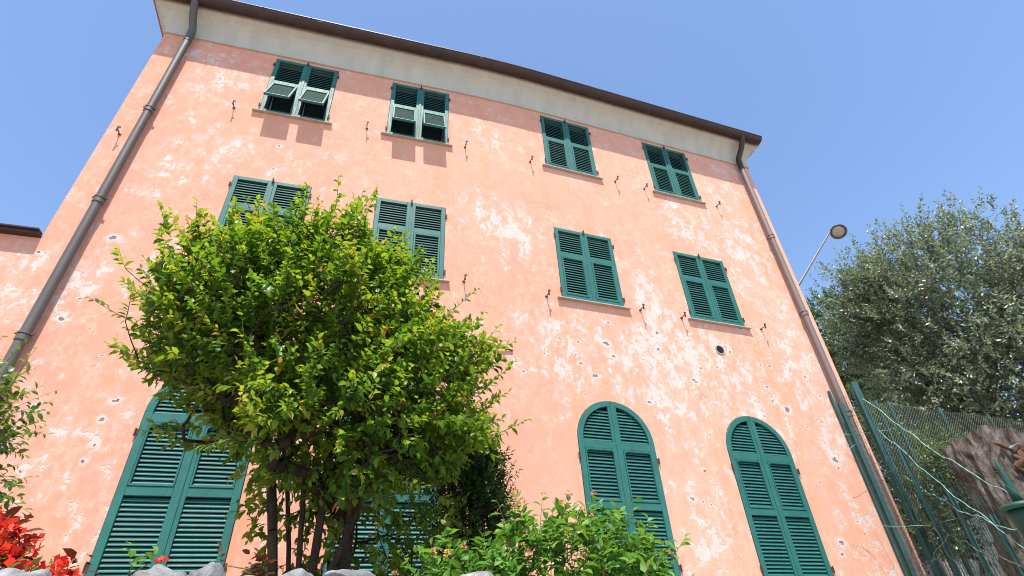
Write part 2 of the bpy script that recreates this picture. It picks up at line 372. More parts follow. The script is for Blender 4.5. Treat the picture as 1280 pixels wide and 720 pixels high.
def build_wall():
    xs = set([XL - .0, XR, XB - .85, XB, XB + .85]); zs = set([BOT, ZTOP])
    for c, w, z0, z1 in rects: xs |= {c - w/2, c + w/2}; zs |= {z0, z1}
    for c in CC: xs |= {c - RA, c + RA}
    zs |= {ZAB, ZA}
    def fill(s, step):
        s = sorted(s); out = [s[0]]
        for a, b in zip(s, s[1:]):
            if b - a < 1e-6: continue
            n = max(1, round((b - a)/step))
            out += [a + (b - a)*k/n for k in range(1, n + 1)]
        return out
    xs = fill(xs, .14); zs = fill(zs, .14)
    holes = [(c - w/2, c + w/2, z0, z1) for c, w, z0, z1 in rects] + [(c - RA, c + RA, ZAB, ZA) for c in CC]
    mb = MB(); idx = {}; attr = []
    def vert(x, z, o=0.0):
        k = (round(x, 5), round(z, 5), round(o, 4))
        if k not in idx:
            idx[k] = len(mb.v); mb.v.append(tuple(WP(x, o, z))); attr.append(wear_at(x, z))
        return idx[k]
    def face(*ids): mb.f.append(tuple(ids)); mb.sm.append(False)
    for i in range(len(xs) - 1):
        for j in range(len(zs) - 1):
            xc, zc = (xs[i] + xs[i+1])/2, (zs[j] + zs[j+1])/2
            if any(a < xc < b and c < zc < d for a, b, c, d in holes): continue
            face(vert(xs[i], zs[j]), vert(xs[i+1], zs[j]), vert(xs[i+1], zs[j+1]), vert(xs[i], zs[j+1]))
    dep = -.16
    for c, w, z0, z1 in rects:            # reveals
        loop = [(c - w/2, z0), (c + w/2, z0), (c + w/2, z1), (c - w/2, z1)]
        for a, b in zip(loop, loop[1:] + loop[:1]):
            face(vert(*a), vert(*a, dep), vert(*b, dep), vert(*b))
    for c in CC:
        n = 20; arc = [(c + RA*math.cos(math.pi*k/n), ZS + RA*math.sin(math.pi*k/n)) for k in range(n + 1)]
        for a, b in zip(arc, arc[1:]):
            if abs(a[1] - ZA) + abs(b[1] - ZA) > 1e-6:
                q = [vert(*a), vert(a[0], ZA + 0, 0) if a[1] < ZA - 1e-6 else vert(*a), vert(b[0], ZA, 0) if b[1] < ZA - 1e-6 else vert(*b), vert(*b)]
                u = []
                for k in q:
                    if k not in u: u.append(k)
                face(*u)
        loop = [(c - RA, ZAB), (c + RA, ZAB)] + arc
        for a, b in zip(loop, loop[1:] + loop[:1]):
            if a != b: face(vert(*a), vert(*a, dep), vert(*b, dep), vert(*b))
    # sides and back
    D = 8.0
    fl, fr = WP(XL, 0, 0), WP(XR, 0, 0)
    bl, br = Vector((XL, D, 0)), Vector((fr.x - D*SB, fr.y + D, 0))
    for a, b in ((fr, br), (br, bl), (bl, fl)):
        n = 6
        for k in range(n):
            p, q = a.lerp(b, k/n), a.lerp(b, (k + 1)/n); base = len(mb.v)
            for P, z in ((p, BOT), (q, BOT), (q, ZTOP), (p, ZTOP)):
                mb.v.append((P.x, P.y, z)); attr.append((.35, .4, 0.))
            face(base, base + 1, base + 2, base + 3)
    o = mb.build('wall', M['plaster'], house)
    for nm, k in (('wear', 0), ('pits', 1), ('stain', 2)):
        a = o.data.attributes.new(nm, 'FLOAT', 'POINT'); a.data.foreach_set('value', [t[k] for t in attr])
    return (fl, fr, br, bl)
FL, FR, BR, BL = build_wall()

# --- lower wing flush with the facade, slate coping on top
mb = MB(); att = []
for i in range(30):
    for j in range(26):
        x0, x1 = XL - 6 + 6*i/30, XL - 6 + 6*(i + 1)/30; z0, z1 = BOT + (4.46 - BOT)*j/26, BOT + (4.46 - BOT)*(j + 1)/26
        mb.add([(x0, 0, z0), (x1, 0, z0), (x1, 0, z1), (x0, 0, z1)], [(0, 1, 2, 3)])
        att += [wear_at(x, z) for x, z in ((x0, z0), (x1, z0), (x1, z1), (x0, z1))]
bse = len(mb.v)
mb.add([(XL - 6, 0, BOT), (XL - 6, 0, 4.46), (XL - 6, 6, 4.46), (XL - 6, 6, BOT), (XL, 6, 4.46), (XL, 0, 4.46)], [(0, 1, 2, 3), (1, 5, 4, 2)])
att += [(.3, .3, 0.)]*6
ww = mb.build('wing_wall', M['plaster'], house)
for nm, k in (('wear', 0), ('pits', 1), ('stain', 2)):
    a = ww.data.attributes.new(nm, 'FLOAT', 'POINT'); a.data.foreach_set('value', [t[k] for t in att])
mb = MB(); mb.box(XL - 6.1, XL - .003, -.09, 6.0, 4.463, 4.50); mb.box(XL - 6.1, XL - .003, -.12, -.0, 4.503, 4.53)
bevel(mb.build('coping', M['brown'], house), .006)

# --- cove cornice swept round front, left and right
cove = [(.002, 9.20), (.035, 9.20), (.035, 9.235), (.012, 9.245), (.018, 9.33), (.035, 9.42), (.065, 9.51), (.11, 9.60), (.17, 9.67), (.25, 9.72), (.27, 9.725), (.27, 9.80), (0.002, 9.80)]
def ring(o, z):
    """plan outline of the front, mitred, o metres out"""
    dl = Vector((XL - o, -o, z)); bl = Vector((XL - o, 8, z))
    e = WP(XR, o, z); dr = e + Vector((CB, SB, 0))*o
    br_ = dr + Vector((-SB, CB, 0))*8
    return [bl, dl] + [WP(XB + a, o, z) for a in ARC] + [dr, br_]
mb = MB(); V = []
for o_, z in cove: V += ring(o_, z)
F = []; k = len(ring(0, 0))
for i in range(len(cove) - 1):
    for j in range(k - 1):
        F.append((i*k + j, i*k + j + 1, (i + 1)*k + j + 1, (i + 1)*k + j))
mb.add(V, F, False)
cor = mb.build('cornice', M['cream'], house)
# --- roof: hipped, low, with a soffit board under the tiles
mb = MB()
e0 = ring(.33, 9.805); e1 = ring(.33, 9.86)
rb = Vector((XL - .33, 8.3, 9.86)); ridge = [Vector((XL + 4, 4, 11.2)), Vector((XR - 4, 4.3, 11.2))]
V = e0 + e1 + ridge; k = len(e0); A_, B_ = 2*k, 2*k + 1
F = [(q, q + 1, k + q + 1, k + q) for q in range(k - 1)] + [tuple(range(k - 1, -1, -1)), (0, k, 2*k - 1, k - 1)]
F += [(k, k + 1, A_), tuple(range(k + 1, 2*k - 1)) + (B_, A_), (2*k - 2, 2*k - 1, B_), (2*k - 1, k, A_, B_)]
mb.add(V, F)
mb.build('roof', M['roof'], house)

# --- gutter, half round, following the bend of the front
RG = .105; OC, ZC = .385, 9.83
def gpath(o, z):
    a = Vector((XL - .36, -o, z)); return [a] + [WP(XB + q, o, z) for q in ARC] + [WP(XR + .25, o, z)]
prof = []
for a in range(0, 181, 15):
    t = math.radians(180 + a); prof.append((OC - RG*math.cos(t)*1.0, ZC + RG*math.sin(t)*.95))
prof = [(OC - RG, ZC + .012)] + [(OC - RG*math.cos(math.radians(a)), ZC - RG*.95*math.sin(math.radians(a))) for a in range(0, 181, 15)] + [(OC + RG, ZC + .02), (OC + RG + .012, ZC + .03), (OC + RG + .012, ZC + .015)]
inner = [(OC + (o_ - OC)*.93, ZC + (z - ZC)*.93 + .002) for o_, z in prof[-4::-1]]
full = prof + inner
mb = MB(); V = []
for o_, z in full: V += gpath(o_, z)
n = len(full); F = []
for i in range(n):
    for j in range(8):
        F.append((i*9 + j, i*9 + j + 1, ((i + 1) % n)*9 + j + 1, ((i + 1) % n)*9 + j))
mb.add(V, F, False)
for e in (0, 8):                        # end caps
    cap = [V[i*9 + e] for i in range(14)]
    mb.add(cap, [tuple(range(14)) if e == 0 else tuple(range(13, -1, -1))])
gut = mb.build('gutter', M['brown'], house)
for X in np.arange(-1.7, 9.8, .82):
    mb = MB(); mb.tube([WP(X, OC - RG, ZC + .022), WP(X, OC, ZC + .03), WP(X, OC + RG + .012, ZC + .036), WP(X, OC + RG + .018, ZC + .0)], .008, 5)
    mb.build('bracket', M['brown'], gut)
for X in np.arange(0.1, 9.5, 3.05):     # riveted laps between gutter lengths
    mb = MB(); pts = [(OC - (RG + .004)*math.cos(math.radians(a)), ZC - (RG + .004)*.95*math.sin(math.radians(a))) for a in range(0, 181, 15)]
    V = [WP(X - .03, o_, z) for o_, z in pts] + [WP(X + .03, o_, z) for o_, z in pts]; q = len(pts)
    mb.add(V, [(i, i + 1, i + 1 + q, i + q) for i in range(q - 1)], True); mb.build('joint', M['brown'], gut)

# --- downpipes
def curve_pts(P, n=5):
    """round the corners of a polyline"""
    P = [Vector(p) for p in P]; out = [P[0]]
    for a, b, c in zip(P, P[1:], P[2:]):
        r = min(.05, (b - a).length*.45, (c - b).length*.45)
        p, q = b + (a - b).normalized()*r, b + (c - b).normalized()*r
        for k in range(n + 1):
            t = k/n; out.append(p*(1 - t)**2 + b*2*t*(1 - t) + q*t*t)
    return out + [P[-1]]
def downpipe(X, Xtop, zjoin, mat, collars, elbow_mat):
    pts = curve_pts([WP(Xtop, OC, ZC - .02), WP(Xtop, OC, ZC - .13), WP(Xtop*.75 + X*.25, .27, 9.50), WP(X, .12, zjoin + .22), WP(X, .105, zjoin), WP(X, .105, BOT)])
    mb = MB(); mb.tube(pts, .056, 14)
    p = mb.build('downpipe', mat, house)
    mb = MB(); top = [q for q in pts if q.z > zjoin - .05]; mb.tube(top + [WP(X, .105, zjoin - .12)], .062, 14); mb.build('swan_neck', elbow_mat, p)
    for z in collars:
        mb = MB(); mb.tube([WP(X, .105, z - .045), WP(X, .105, z + .02)], .065, 14); mb.tube([WP(X, .105, z + .03), WP(X, .105, z + .05)], .070, 14)
        mb.box(-.012, .012, .0, .09, -.01, .01, Matrix.Translation(WP(X, .08, z + .04)))
        mb.tube([WP(X - .085, .12, z + .04), WP(X - .06, .11, z + .04)], .012, 6); mb.tube([WP(X + .06, .11, z + .04), WP(X + .095, .12, z + .04)], .012, 6)
        mb.build('collar', mat, p)
    return p
downpipe(-1.955, -1.99, 9.05, M['pipe'], [7.02, 5.10, 3.02, 1.1], M['pipe'])
downpipe(9.375, 9.44, 9.05, M['pipe_b'], [6.9, 5.02, 3.05], M['brown'])

# --- window sills
for c, w, z0, z1 in rects:
    mb = MB(); mb.box(-w/2 - .085, w/2 + .085, -.055, -.002, -.024, -.004)
    bevel(mb.build('window_sill', M['slate'], house, WP(c, 0, z0), WR(c)), .004)

# --- shutters
PITCH = .0455; TILT = math.radians(55); SD, ST = .0355, .0085
def slat_box(x0, x1, mb, z=0., y=.018):
    ca, sa = math.cos(TILT), math.sin(TILT)
    P = []
    for x in (x0, x1):
        for u, v in ((-SD/2, -ST/2), (SD/2, -ST/2), (SD/2, ST/2), (-SD/2, ST/2)):
            P.append((x, y + u*ca, z + u*sa + v))                      # noses cut upright, in the plane of the leaf
    mb.add(P, [(0, 3, 2, 1), (4, 5, 6, 7), (0, 1, 5, 4), (1, 2, 6, 5), (2, 3, 7, 6), (3, 0, 4, 7)])
_slat_cache = {}
def slat_mesh(x0, x1):
    k = (round(x0, 3), round(x1, 3))
    if k not in _slat_cache:
        mb = MB(); slat_box(x0, x1, mb); _slat_cache[k] = mb.mesh('slat', M['green'])
    return _slat_cache[k]
Y0, Y1 = -.012, .032                     # shutter leaf: 12 mm proud of the wall

def hardware(sh, xs_h, hz, s):
    for z in hz:
        mb = MB(); mb.box(-.014, .014, -.005, .0, -.032, .032); mb.tube([(s*.016, -.008, -.045), (s*.016, -.008, .04)], .008, 6)
        mb.build('hinge', M['iron'], sh, (xs_h, Y0, z))

def rect_shutters(c, w, zb, zt, zr, flap):
    """two leaves; zr = centre of the middle rail, all local to the bottom centre; flap = opening angle or None"""
    H = zt - zb; gap = .006; st = .068; cs = .064
    for s in (-1, 1):
        xo, xi = s*(w/2 - .006), s*gap/2
        lo, hi = min(xo, xi), max(xo, xi)
        a, b = (lo + st, hi - cs) if s < 0 else (lo + cs, hi - st)
        mb = MB()
        mb.box(lo, a, Y0, Y1, .006, H - .006); mb.box(b, hi, Y0, Y1, .006, H - .006)
        mb.box(a, b, Y0 + .001, Y1, H - .072, H - .0065); mb.box(a, b, Y0 + .001, Y1, .0065, .085); mb.box(a, b, Y0 + .001, Y1, zr - .045, zr + .045)
        if s > 0: mb.box(lo - .022, lo + .018, Y0 - .010, Y0 - .0005, .008, H - .008)       # cover strip on the meeting stile
        sh = bevel(mb.build('shutter', M['green'], house, WP(c, 0, zb), WR(c)), .003)
        sl = MB(); z = zr + .045 + .03
        while z < H - .072 - .012:
            slat_box(a - .004, b + .004, sl, z); z += .050
        # the lower light is a framed flap that hinges from the middle rail
        f0, f1 = .088, zr - .048; fst = .030
        fm = MB(); fs = MB()
        hz = f1
        Rm = Matrix.Translation((0, -.004, hz)) @ Matrix.Rotation(-(flap or 0), 4, 'X') @ Matrix.Translation((0, 0, -hz)) if flap else None
        y0, y1 = Y0 - .006, Y1 - .008
        fm.box(a + .003, a + fst, y0, y1, f0, f1); fm.box(b - fst, b - .003, y0, y1, f0, f1)
        fm.box(a + fst, b - fst, y0 + .001, y1, f0 + .0005, f0 + fst); fm.box(a + fst, b - fst, y0 + .001, y1, f1 - fst, f1 - .0005)
        z = f0 + fst + .022
        while z < f1 - fst - .010:
            slat_box(a + fst - .003, b - fst + .003, fs, z, .010); z += .050
        if Rm is not None:
            fm.v = [tuple(Rm @ Vector(p)) for p in fm.v]; fs.v = [tuple(Rm @ Vector(p)) for p in fs.v]
        sl.v += []; b0 = len(sl.v); sl.v += fs.v; sl.f += [tuple(i + b0 for i in f) for f in fs.f]; sl.sm += fs.sm
        bevel(fm.build('flap', M['green'], sh), .003)
        tag(sl.build('slats', M['green'], sh), kind='stuff')
        if flap:
            for xx in (a + .02, b - .02):
                mb = MB(); q = Rm @ Vector((xx, -.004, f0 + .1)); mb.tube([(xx, .01, f0 + .25), tuple(q)], .004, 5); mb.build('stay', M['iron'], sh)
        hardware(sh, xo + s*.004, (.16, H - .20), s)
        if s > 0:
            mb = MB(); mb.box(-.012, .012, -.022, .0, -.05, .022); mb.tube([(0, -.02, -.02), (0, -.02, .045)], .007, 6)
            mb.build('latch', M['iron'], sh, (-.002, Y0 - .01, H - .012))

for c in CC: rect_shutters(c, W3, Z3B, Z3T, 5.455 - Z3B, None)
for i, c in enumerate(CC): rect_shutters(c, W4, Z4B, Z4T, 8.435 - Z4B, math.radians((22, 21.5, 0, 0)[i]) if i < 2 else None)

def arch_x(z, r):                        # half width of the opening at height z (world), for radius r about the spring
    if z <= ZS: return r
    d = z - ZS; return math.sqrt(max(0, r*r - d*d))
def arched_shutters(c, single):
    st = .078; cs = .066; H0 = ZAB
    R = RA - .007; Ri = R - st
    for s in (-1, 1):
        mb = MB(); x_in = .003
        zb_, zs, za = .008, ZS - ZAB, ZA - ZAB
        yy0, yy1 = Y0, Y1 + .004
        def P(x): return s*x
        def bx(x0, x1, y0, y1, z0, z1): mb.box(min(P(x0), P(x1)), max(P(x0), P(x1)), y0, y1, z0, z1)
        bx(Ri, R, yy0, yy1, zb_, zs)                                   # outer stile
        n = 16; V = []                                                 # curved head
        for k in range(n + 1):
            a0 = k/n*math.pi/2
            for rr, yv in ((R, yy0), (R, yy1), (Ri, yy1), (Ri, yy0)): V.append((P(max(x_in, math.cos(a0)*rr)), yv, zs + math.sin(a0)*rr))
        Fh = [tuple(k*4 + q for q in ((u, (u + 1) % 4)))[::1] + ((k + 1)*4 + (u + 1) % 4, (k + 1)*4 + u) for k in range(n) for u in range(4)]
        if s > 0: Fh = [f[::-1] for f in Fh]
        mb.add(V, Fh + [(n*4, n*4 + 1, n*4 + 2, n*4 + 3)])
        bx(x_in, cs, yy0 + .001, yy1, zb_, zs + Ri - .002)             # meeting stile
        r1a, r1b = 2.185 - ZAB, 2.285 - ZAB; r2a, r2b = 1.425 - ZAB, 1.515 - ZAB
        for z0, z1 in ((r1a, r1b), (r2a, r2b), (.010, .16)): bx(cs, Ri, yy0 + .0015, yy1, z0, z1)
        if s > 0: mb.box(-.024, .020, yy0 - .010, yy0 - .0005, .012, za - .02)
        sh = bevel(mb.build('shutter', M['green'], house, WP(c, 0, ZAB), WR(c)), .003)
        # framed flap between the rails
        fm = MB(); fst = .022
        def fb(x0, x1, z0, z1): fm.box(min(P(x0), P(x1)), max(P(x0), P(x1)), yy0 - .005, yy1 - .01, z0, z1)
        fa, fz = r2b + .003, r1a - .003
        fb(cs + .003, cs + fst, fa, fz); fb(Ri - fst, Ri - .003, fa, fz); fb(cs + fst, Ri - fst, fa + .0005, fa + fst); fb(cs + fst, Ri - fst, fz - fst, fz - .0005)
        bevel(fm.build('flap', M['green'], sh), .002)
        rows = []
        z = .16 + .03
        while z < r2a - .012: rows.append((z, cs - .004, Ri + .004)); z += PITCH
        z = fa + fst + .02
        while z < fz - fst - .008: rows.append((z, cs + fst - .003, Ri - fst + .003)); z += PITCH
        z = r1b + .028
        while z < zs + Ri - .03:
            xr = arch_x(z + ZAB + .012, Ri)
            if xr > cs + .03: rows.append((z, cs - .004, xr + .006))
            z += PITCH
        if single:
            for z, x0, x1 in rows:
                a, b = (x0, x1) if s > 0 else (-x1, -x0)
                link('slat', slat_mesh(a, b), sh, (0, 0, z))
        else:
            sl = MB()
            for z, x0, x1 in rows: slat_box(min(P(x0), P(x1)), max(P(x0), P(x1)), sl, z)
            tag(sl.build('slats', M['green'], sh), kind='stuff')
        hardware(sh, s*(R + .006), (.75, 2.05), s)
        for xx in (cs + .03, Ri - .03):                                # flap pivots under the upper rail
            mb = MB(); mb.box(-.010, .010, -.008, .0, -.030, .020); mb.build('pivot', M['green'], sh, (P(xx), yy0 - .005, r1a - .01))
for i, c in enumerate(CC): arched_shutters(c, i != 1)

# --- casements behind every shutter, the rooms' darkness painted into their panes
for c, w, z0, z1 in rects + [(c, WA, ZAB, ZS + .04) for c in CC]:
    for s in (-1, 1):
        mb = MB(); a, b = (-w/2 + .02, -.004) if s < 0 else (.004, w/2 - .02); H = z1 - z0
        mb.box(a, a + .06, .09, .13, .01, H - .02); mb.box(b - .06, b, .09, .13, .01, H - .02); mb.box(a + .06, b - .06, .091, .13, .011, .08); mb.box(a + .06, b - .06, .091, .13, H - .09, H - .021); mb.box(a + .06, b - .06, .095, .125, H*.5 - .02, H*.5 + .02)
        cs_ = mb.build('casement', M['frame'], house, WP(c, 0, z0), WR(c))
        mb = MB(); mb.box(a + .055, b - .055, .105, .112, .075, H - .085); mb.build('pane', M['glass'], cs_)
for c in CC:                             # half-round pane over each arched door, in the same darkened glass
    mb = MB(); n = 20; rr = RA - .01; pts = [(rr*math.cos(math.pi*k/n), .045 + rr*math.sin(math.pi*k/n)) for k in range(n + 1)]; mb.prism(pts, .105, .112)
    mb.build('fanlight', M['glass'], house, WP(c, 0, ZS), WR(c))

# --- iron shutter stays, vent, cable stub
for X, Z in ((-.90, 7.55), (1.20, 7.64), (2.93, 7.62), (4.17, 7.59), (5.95, 7.60), (6.60, 7.59), (8.32, 7.58), (2.92, 4.59), (4.22, 4.53), (5.87, 4.56), (6.65, 4.54), (8.30, 4.58), (-2.2, 6.5)):
    mb = MB(); sgn = random.choice((-1, 1))
    mb.tube([(0, .01, 0), (0, -.05, .004), (0, -.105, .0)], .008, 6); mb.box(-.010, .010, -.118, -.104, -.045, .055)
    mb.box(-.03*sgn if sgn < 0 else -.008, .03 if sgn > 0 else .008, -.117, -.105, .035, .055)
    mb.tube([(-.02, -.004, -.0), (.02, -.004, 0)], .014, 6)
    mb.build('shutter_stay', M['iron'], house, WP(X, 0, Z), WR(X))
mb = MB()
for k in range(28):
    a0, a1 = 2*math.pi*k/28, 2*math.pi*(k + 1)/28
    q = [(math.cos(a0)*.085, math.sin(a0)*.085), (math.cos(a1)*.085, math.sin(a1)*.085), (math.cos(a1)*.072, math.sin(a1)*.072), (math.cos(a0)*.072, math.sin(a0)*.072)]
    mb.prism(q, -.012, .004)
vent = mb.build('vent', M['slate'], house, WP(7.25, 0, 4.02), WR(7))
mb = MB(); pts = [(math.cos(2*math.pi*k/28)*.073, math.sin(2*math.pi*k/28)*.073) for k in range(28)]; mb.prism(pts, -.004, .002)
for k in range(-3, 4):
    hw = math.sqrt(.07**2 - (k*.019)**2); mb.box(-hw, hw, -.010, -.003, k*.019 - .005, k*.019 + .004)
mb.build('grille', M['dark'], vent)
mb = MB(); mb.tube([WP(3.22, .02, 3.53), WP(3.42, .03, 3.52), WP(3.62, .012, 3.50)], .012, 6); mb.build('cable_stub', M['iron'], house)

# ------------------------------------------------------------------ foliage tools
LEAF8 = np.array([(0, 0, 0), (.36, 0, -.02), (.70, 0, -.07), (1, 0, -.20), (.30, .27, .06), (.68, .21, .02), (.30, -.27, .06), (.68, -.21, .02)])
LEAF8F = [(0, 6, 1), (0, 1, 4), (1, 6, 7), (1, 7, 2), (1, 2, 5), (1, 5, 4), (2, 7, 3), (2, 3, 5)]
LEAF4 = np.array([(0, 0, 0), (.5, .13, .015), (1, 0, -.05), (.5, -.13, .015)])
LEAF4F = [(0, 3, 2), (0, 2, 1)]

def norm(a): return a/np.maximum(1e-9, np.linalg.norm(a, axis=-1, keepdims=True))
def frames(d, n):
    """leaf frames: x along the leaf, z its face"""
    x = norm(d); z = norm(n - x*(n*x).sum(1, keepdims=True)); y = np.cross(z, x)
    return np.stack([x, y, z], axis=2)            # columns

def leaf_mesh(name, mat, pos, d, n, size, tint, T=LEAF8, TF=LEAF8F):
    Fm = frames(d, n); k = len(T)
    V = np.einsum('nij,kj->nki', Fm, T)*size[:, None, None] + pos[:, None, :]
    nv = len(pos)*k
    F = (np.array(TF)[None] + (np.arange(len(pos))*k)[:, None, None]).reshape(-1, 3)
    me = bpy.data.meshes.new(name); me.vertices.add(nv); me.vertices.foreach_set('co', V.reshape(-1).astype(np.float32))
    me.loops.add(F.size); me.loops.foreach_set('vertex_index', F.reshape(-1).astype(np.int32))
    me.polygons.add(len(F)); me.polygons.foreach_set('loop_start', (np.arange(len(F))*3).astype(np.int32))
    me.polygons.foreach_set('loop_total', np.full(len(F), 3, np.int32))
    me.polygons.foreach_set('use_smooth', np.ones(len(F), bool))
    a = me.attributes.new('tint', 'FLOAT', 'POINT'); a.data.foreach_set('value', np.repeat(tint, k).astype(np.float32))
    me.update(calc_edges=True); me.validate(); me.materials.append(mat)
    return me

_leaf_cache = {}
def leaf_objects(parent, mat, pos, d, n, size, tint, name='leaf', T=LEAF8, TF=LEAF8F):
    Fm = frames(d, n)
    for i in range(len(pos)):
        q = round(float(tint[i])*8)/8; key = (mat.name, q, name)
        if key not in _leaf_cache:
            _leaf_cache[key] = leaf_mesh(name, mat, np.zeros((1, 3)), np.array([[1., 0, 0]]), np.array([[0, 0, 1.]]), np.ones(1), np.array([q]), T, TF)
        o = link(name, _leaf_cache[key], parent)
        R = Matrix([list(map(float, r)) for r in Fm[i]])
        o.matrix_basis = Matrix.Translation(Vector([float(x) for x in pos[i]])) @ R.to_4x4() @ Matrix.Scale(float(size[i]), 4)

def grow(roots, targets, jitter=.05, rng=RNG):
    """connect targets, nearest to the root first, to the closest point of the growing skeleton"""
    N = [np.array(r[0], float) for r in roots]; P = [r[1] for r in roots]
    base = N[0]
    order = np.argsort(np.linalg.norm(targets - base, axis=1))
    arr = np.zeros((len(N) + 3*len(targets), 3)); arr[:len(N)] = N; cnt = len(N); ends = {}
    for ti in order:
        t = targets[ti]; dd = arr[:cnt] - t
        cost = np.linalg.norm(dd, axis=1) + .35*np.maximum(0, dd[:, 2])
        j = int(np.argmin(cost)); a = arr[j]; L_ = np.linalg.norm(t - a); par = j
        for f in ((.35, .7) if L_ > .25 else ((.5,) if L_ > .1 else ())):
            arr[cnt] = a + (t - a)*f + rng.normal(0, jitter*L_, 3) + np.array([0, 0, -.06*L_*math.sin(math.pi*f)]); P.append(par); par = cnt; cnt += 1
        arr[cnt] = t; P.append(par); ends[ti] = cnt; cnt += 1
    return arr[:cnt], P, ends
def skeleton_mesh(name, mat, nodes, par, r0=.003, expo=.42, rmax=.2, sides=6, smooth=True):
    n = len(nodes); w = np.ones(n)
    for i in range(n - 1, -1, -1):
        if par[i] >= 0: w[par[i]] += w[i]
    r = np.minimum(rmax, r0*w**expo)
    V = []; F = []
    for i in range(n):
        j = par[i]
        if j < 0: continue
        a, b = nodes[j], nodes[i]; t = b - a; L_ = np.linalg.norm(t)
        if L_ < 1e-5: continue
        t = t/L_; s = sides if r[i] > .012 else 4 if r[i] > .005 else 3
        u = np.cross(t, (0, 0, 1.) if abs(t[2]) < .9 else (1., 0, 0)); u /= np.linalg.norm(u); v = np.cross(t, u)
        b0 = len(V); ra = min(r[j], r[i]*1.5)
        for q, rr in ((a, ra), (b, r[i])):
            for k in range(s):
                an = 2*math.pi*k/s; V.append(tuple(q + (u*math.cos(an) + v*math.sin(an))*rr))
        for k in range(s): F.append((b0 + k, b0 + (k + 1) % s, b0 + s + (k + 1) % s, b0 + s + k))
    me = bpy.data.meshes.new(name); me.from_pydata(V, [], F); me.polygons.foreach_set('use_smooth', [smooth]*len(F)); me.materials.append(mat)
    return me

def sample_ell(E, n, rng, shell=.5, zmin=None):
    """points in a union of ellipsoids ((cx,cy,cz),(rx,ry,rz),weight), biased to the outside"""
    out = []; w = np.array([e[2] for e in E], float); w /= w.sum()
    while len(out) < n:
        e = E[rng.choice(len(E), p=w)]; v = rng.normal(size=3); v /= np.linalg.norm(v)
        r = (shell**3 + (1 - shell**3)*rng.random())**(1/3)
        p = np.array(e[0]) + v*np.array(e[1])*r
        if zmin is not None and p[2] < zmin: continue
        ins = 0                                           # drop points deep inside another lobe
        for f in E:
            if f is e: continue
            if (((p - np.array(f[0]))/np.array(f[1]))**2).sum() < (shell*.9)**2: ins = 1
        if ins and rng.random() < .75: continue
        out.append(p)
    return np.array(out)

def shoots(bases, centre, rng, length=(.2, .42), nleaf=(8, 14), upw=.5, size=(.05, .075), spread=.9, droop=.25, tip=.15, outw=1.0, tint=(.25, .2), face_up=1.0):
    """leafy shoots growing out from the bases; returns leaf arrays and shoot polylines"""
    n = len(bases)
    d = norm(norm(bases - centre)*outw + np.array([0, 0, upw]) + rng.normal(0, .45, (n, 3)))
    L_ = rng.uniform(*length, (n, 1)); bd = (rng.normal(0, .25, (n, 3)) + np.array([0, 0, .25]))*L_*.35
    def at(i, t): return bases[i] + d[i]*L_[i]*t + bd[i]*t*t
    allp = np.stack([bases + d*L_*t + bd*t*t for t in np.linspace(0, 1, 5)], 1); lines = list(allp)
    k = rng.integers(nleaf[0], nleaf[1], n); idx = np.repeat(np.arange(n), k)
    q = np.concatenate([np.arange(c) for c in k]); t = ((q + .6)/k[idx])[:, None]; m = len(idx)
    p = at(idx, t); ax = norm(d[idx]*L_[idx] + 2*bd[idx]*t)
    u = norm(np.cross(ax, np.array([0, 0, 1.0]))); v = np.cross(ax, u)
    ph = rng.uniform(0, 6.28, n); bt = np.clip(rng.normal(tint[0], tint[1], n), 0, .8); red = rng.random(n) < tip
    an = np.where(rng.random(m) < .6, ph[idx] + q*math.pi + rng.normal(0, .5, m), rng.uniform(0, 6.28, m))[:, None]
    sd = u*np.cos(an) + v*np.sin(an)
    ld = ax*(.45 + .5*t) + sd*spread + np.array([0, 0, -droop]) + rng.normal(0, .2, (m, 3))
    ln = np.array([0, 0, face_up]) + ax*.25 + rng.normal(0, .38, (m, 3)); t = t[:, 0]
    ls = rng.uniform(*size, m)*(1 - .35*np.maximum(0, t - .6)/.4)
    lt = np.clip(bt[idx] + rng.normal(0, .10, m) + .22*t, 0, .84)
    rr = red[idx] & (t > .62); lt[rr] = rng.uniform(.86, 1.0, rr.sum())
    return p, ld, ln, ls, lt, lines

def lines_to_mesh(name, mat, lines, r=.003, sides=3):
    mb = MB()
    for pts in lines:
        k = len(pts); mb.tube([Vector([float(x) for x in p]) for p in pts], [r*(1 - .6*i/(k - 1)) for i in range(k)], sides, caps=False)
    return mb.mesh(name, mat)

def nearest(pos, n):
    d = np.linalg.norm(pos - CAM, axis=1); m = np.zeros(len(pos), bool); m[np.argsort(d)[:n]] = True; return m

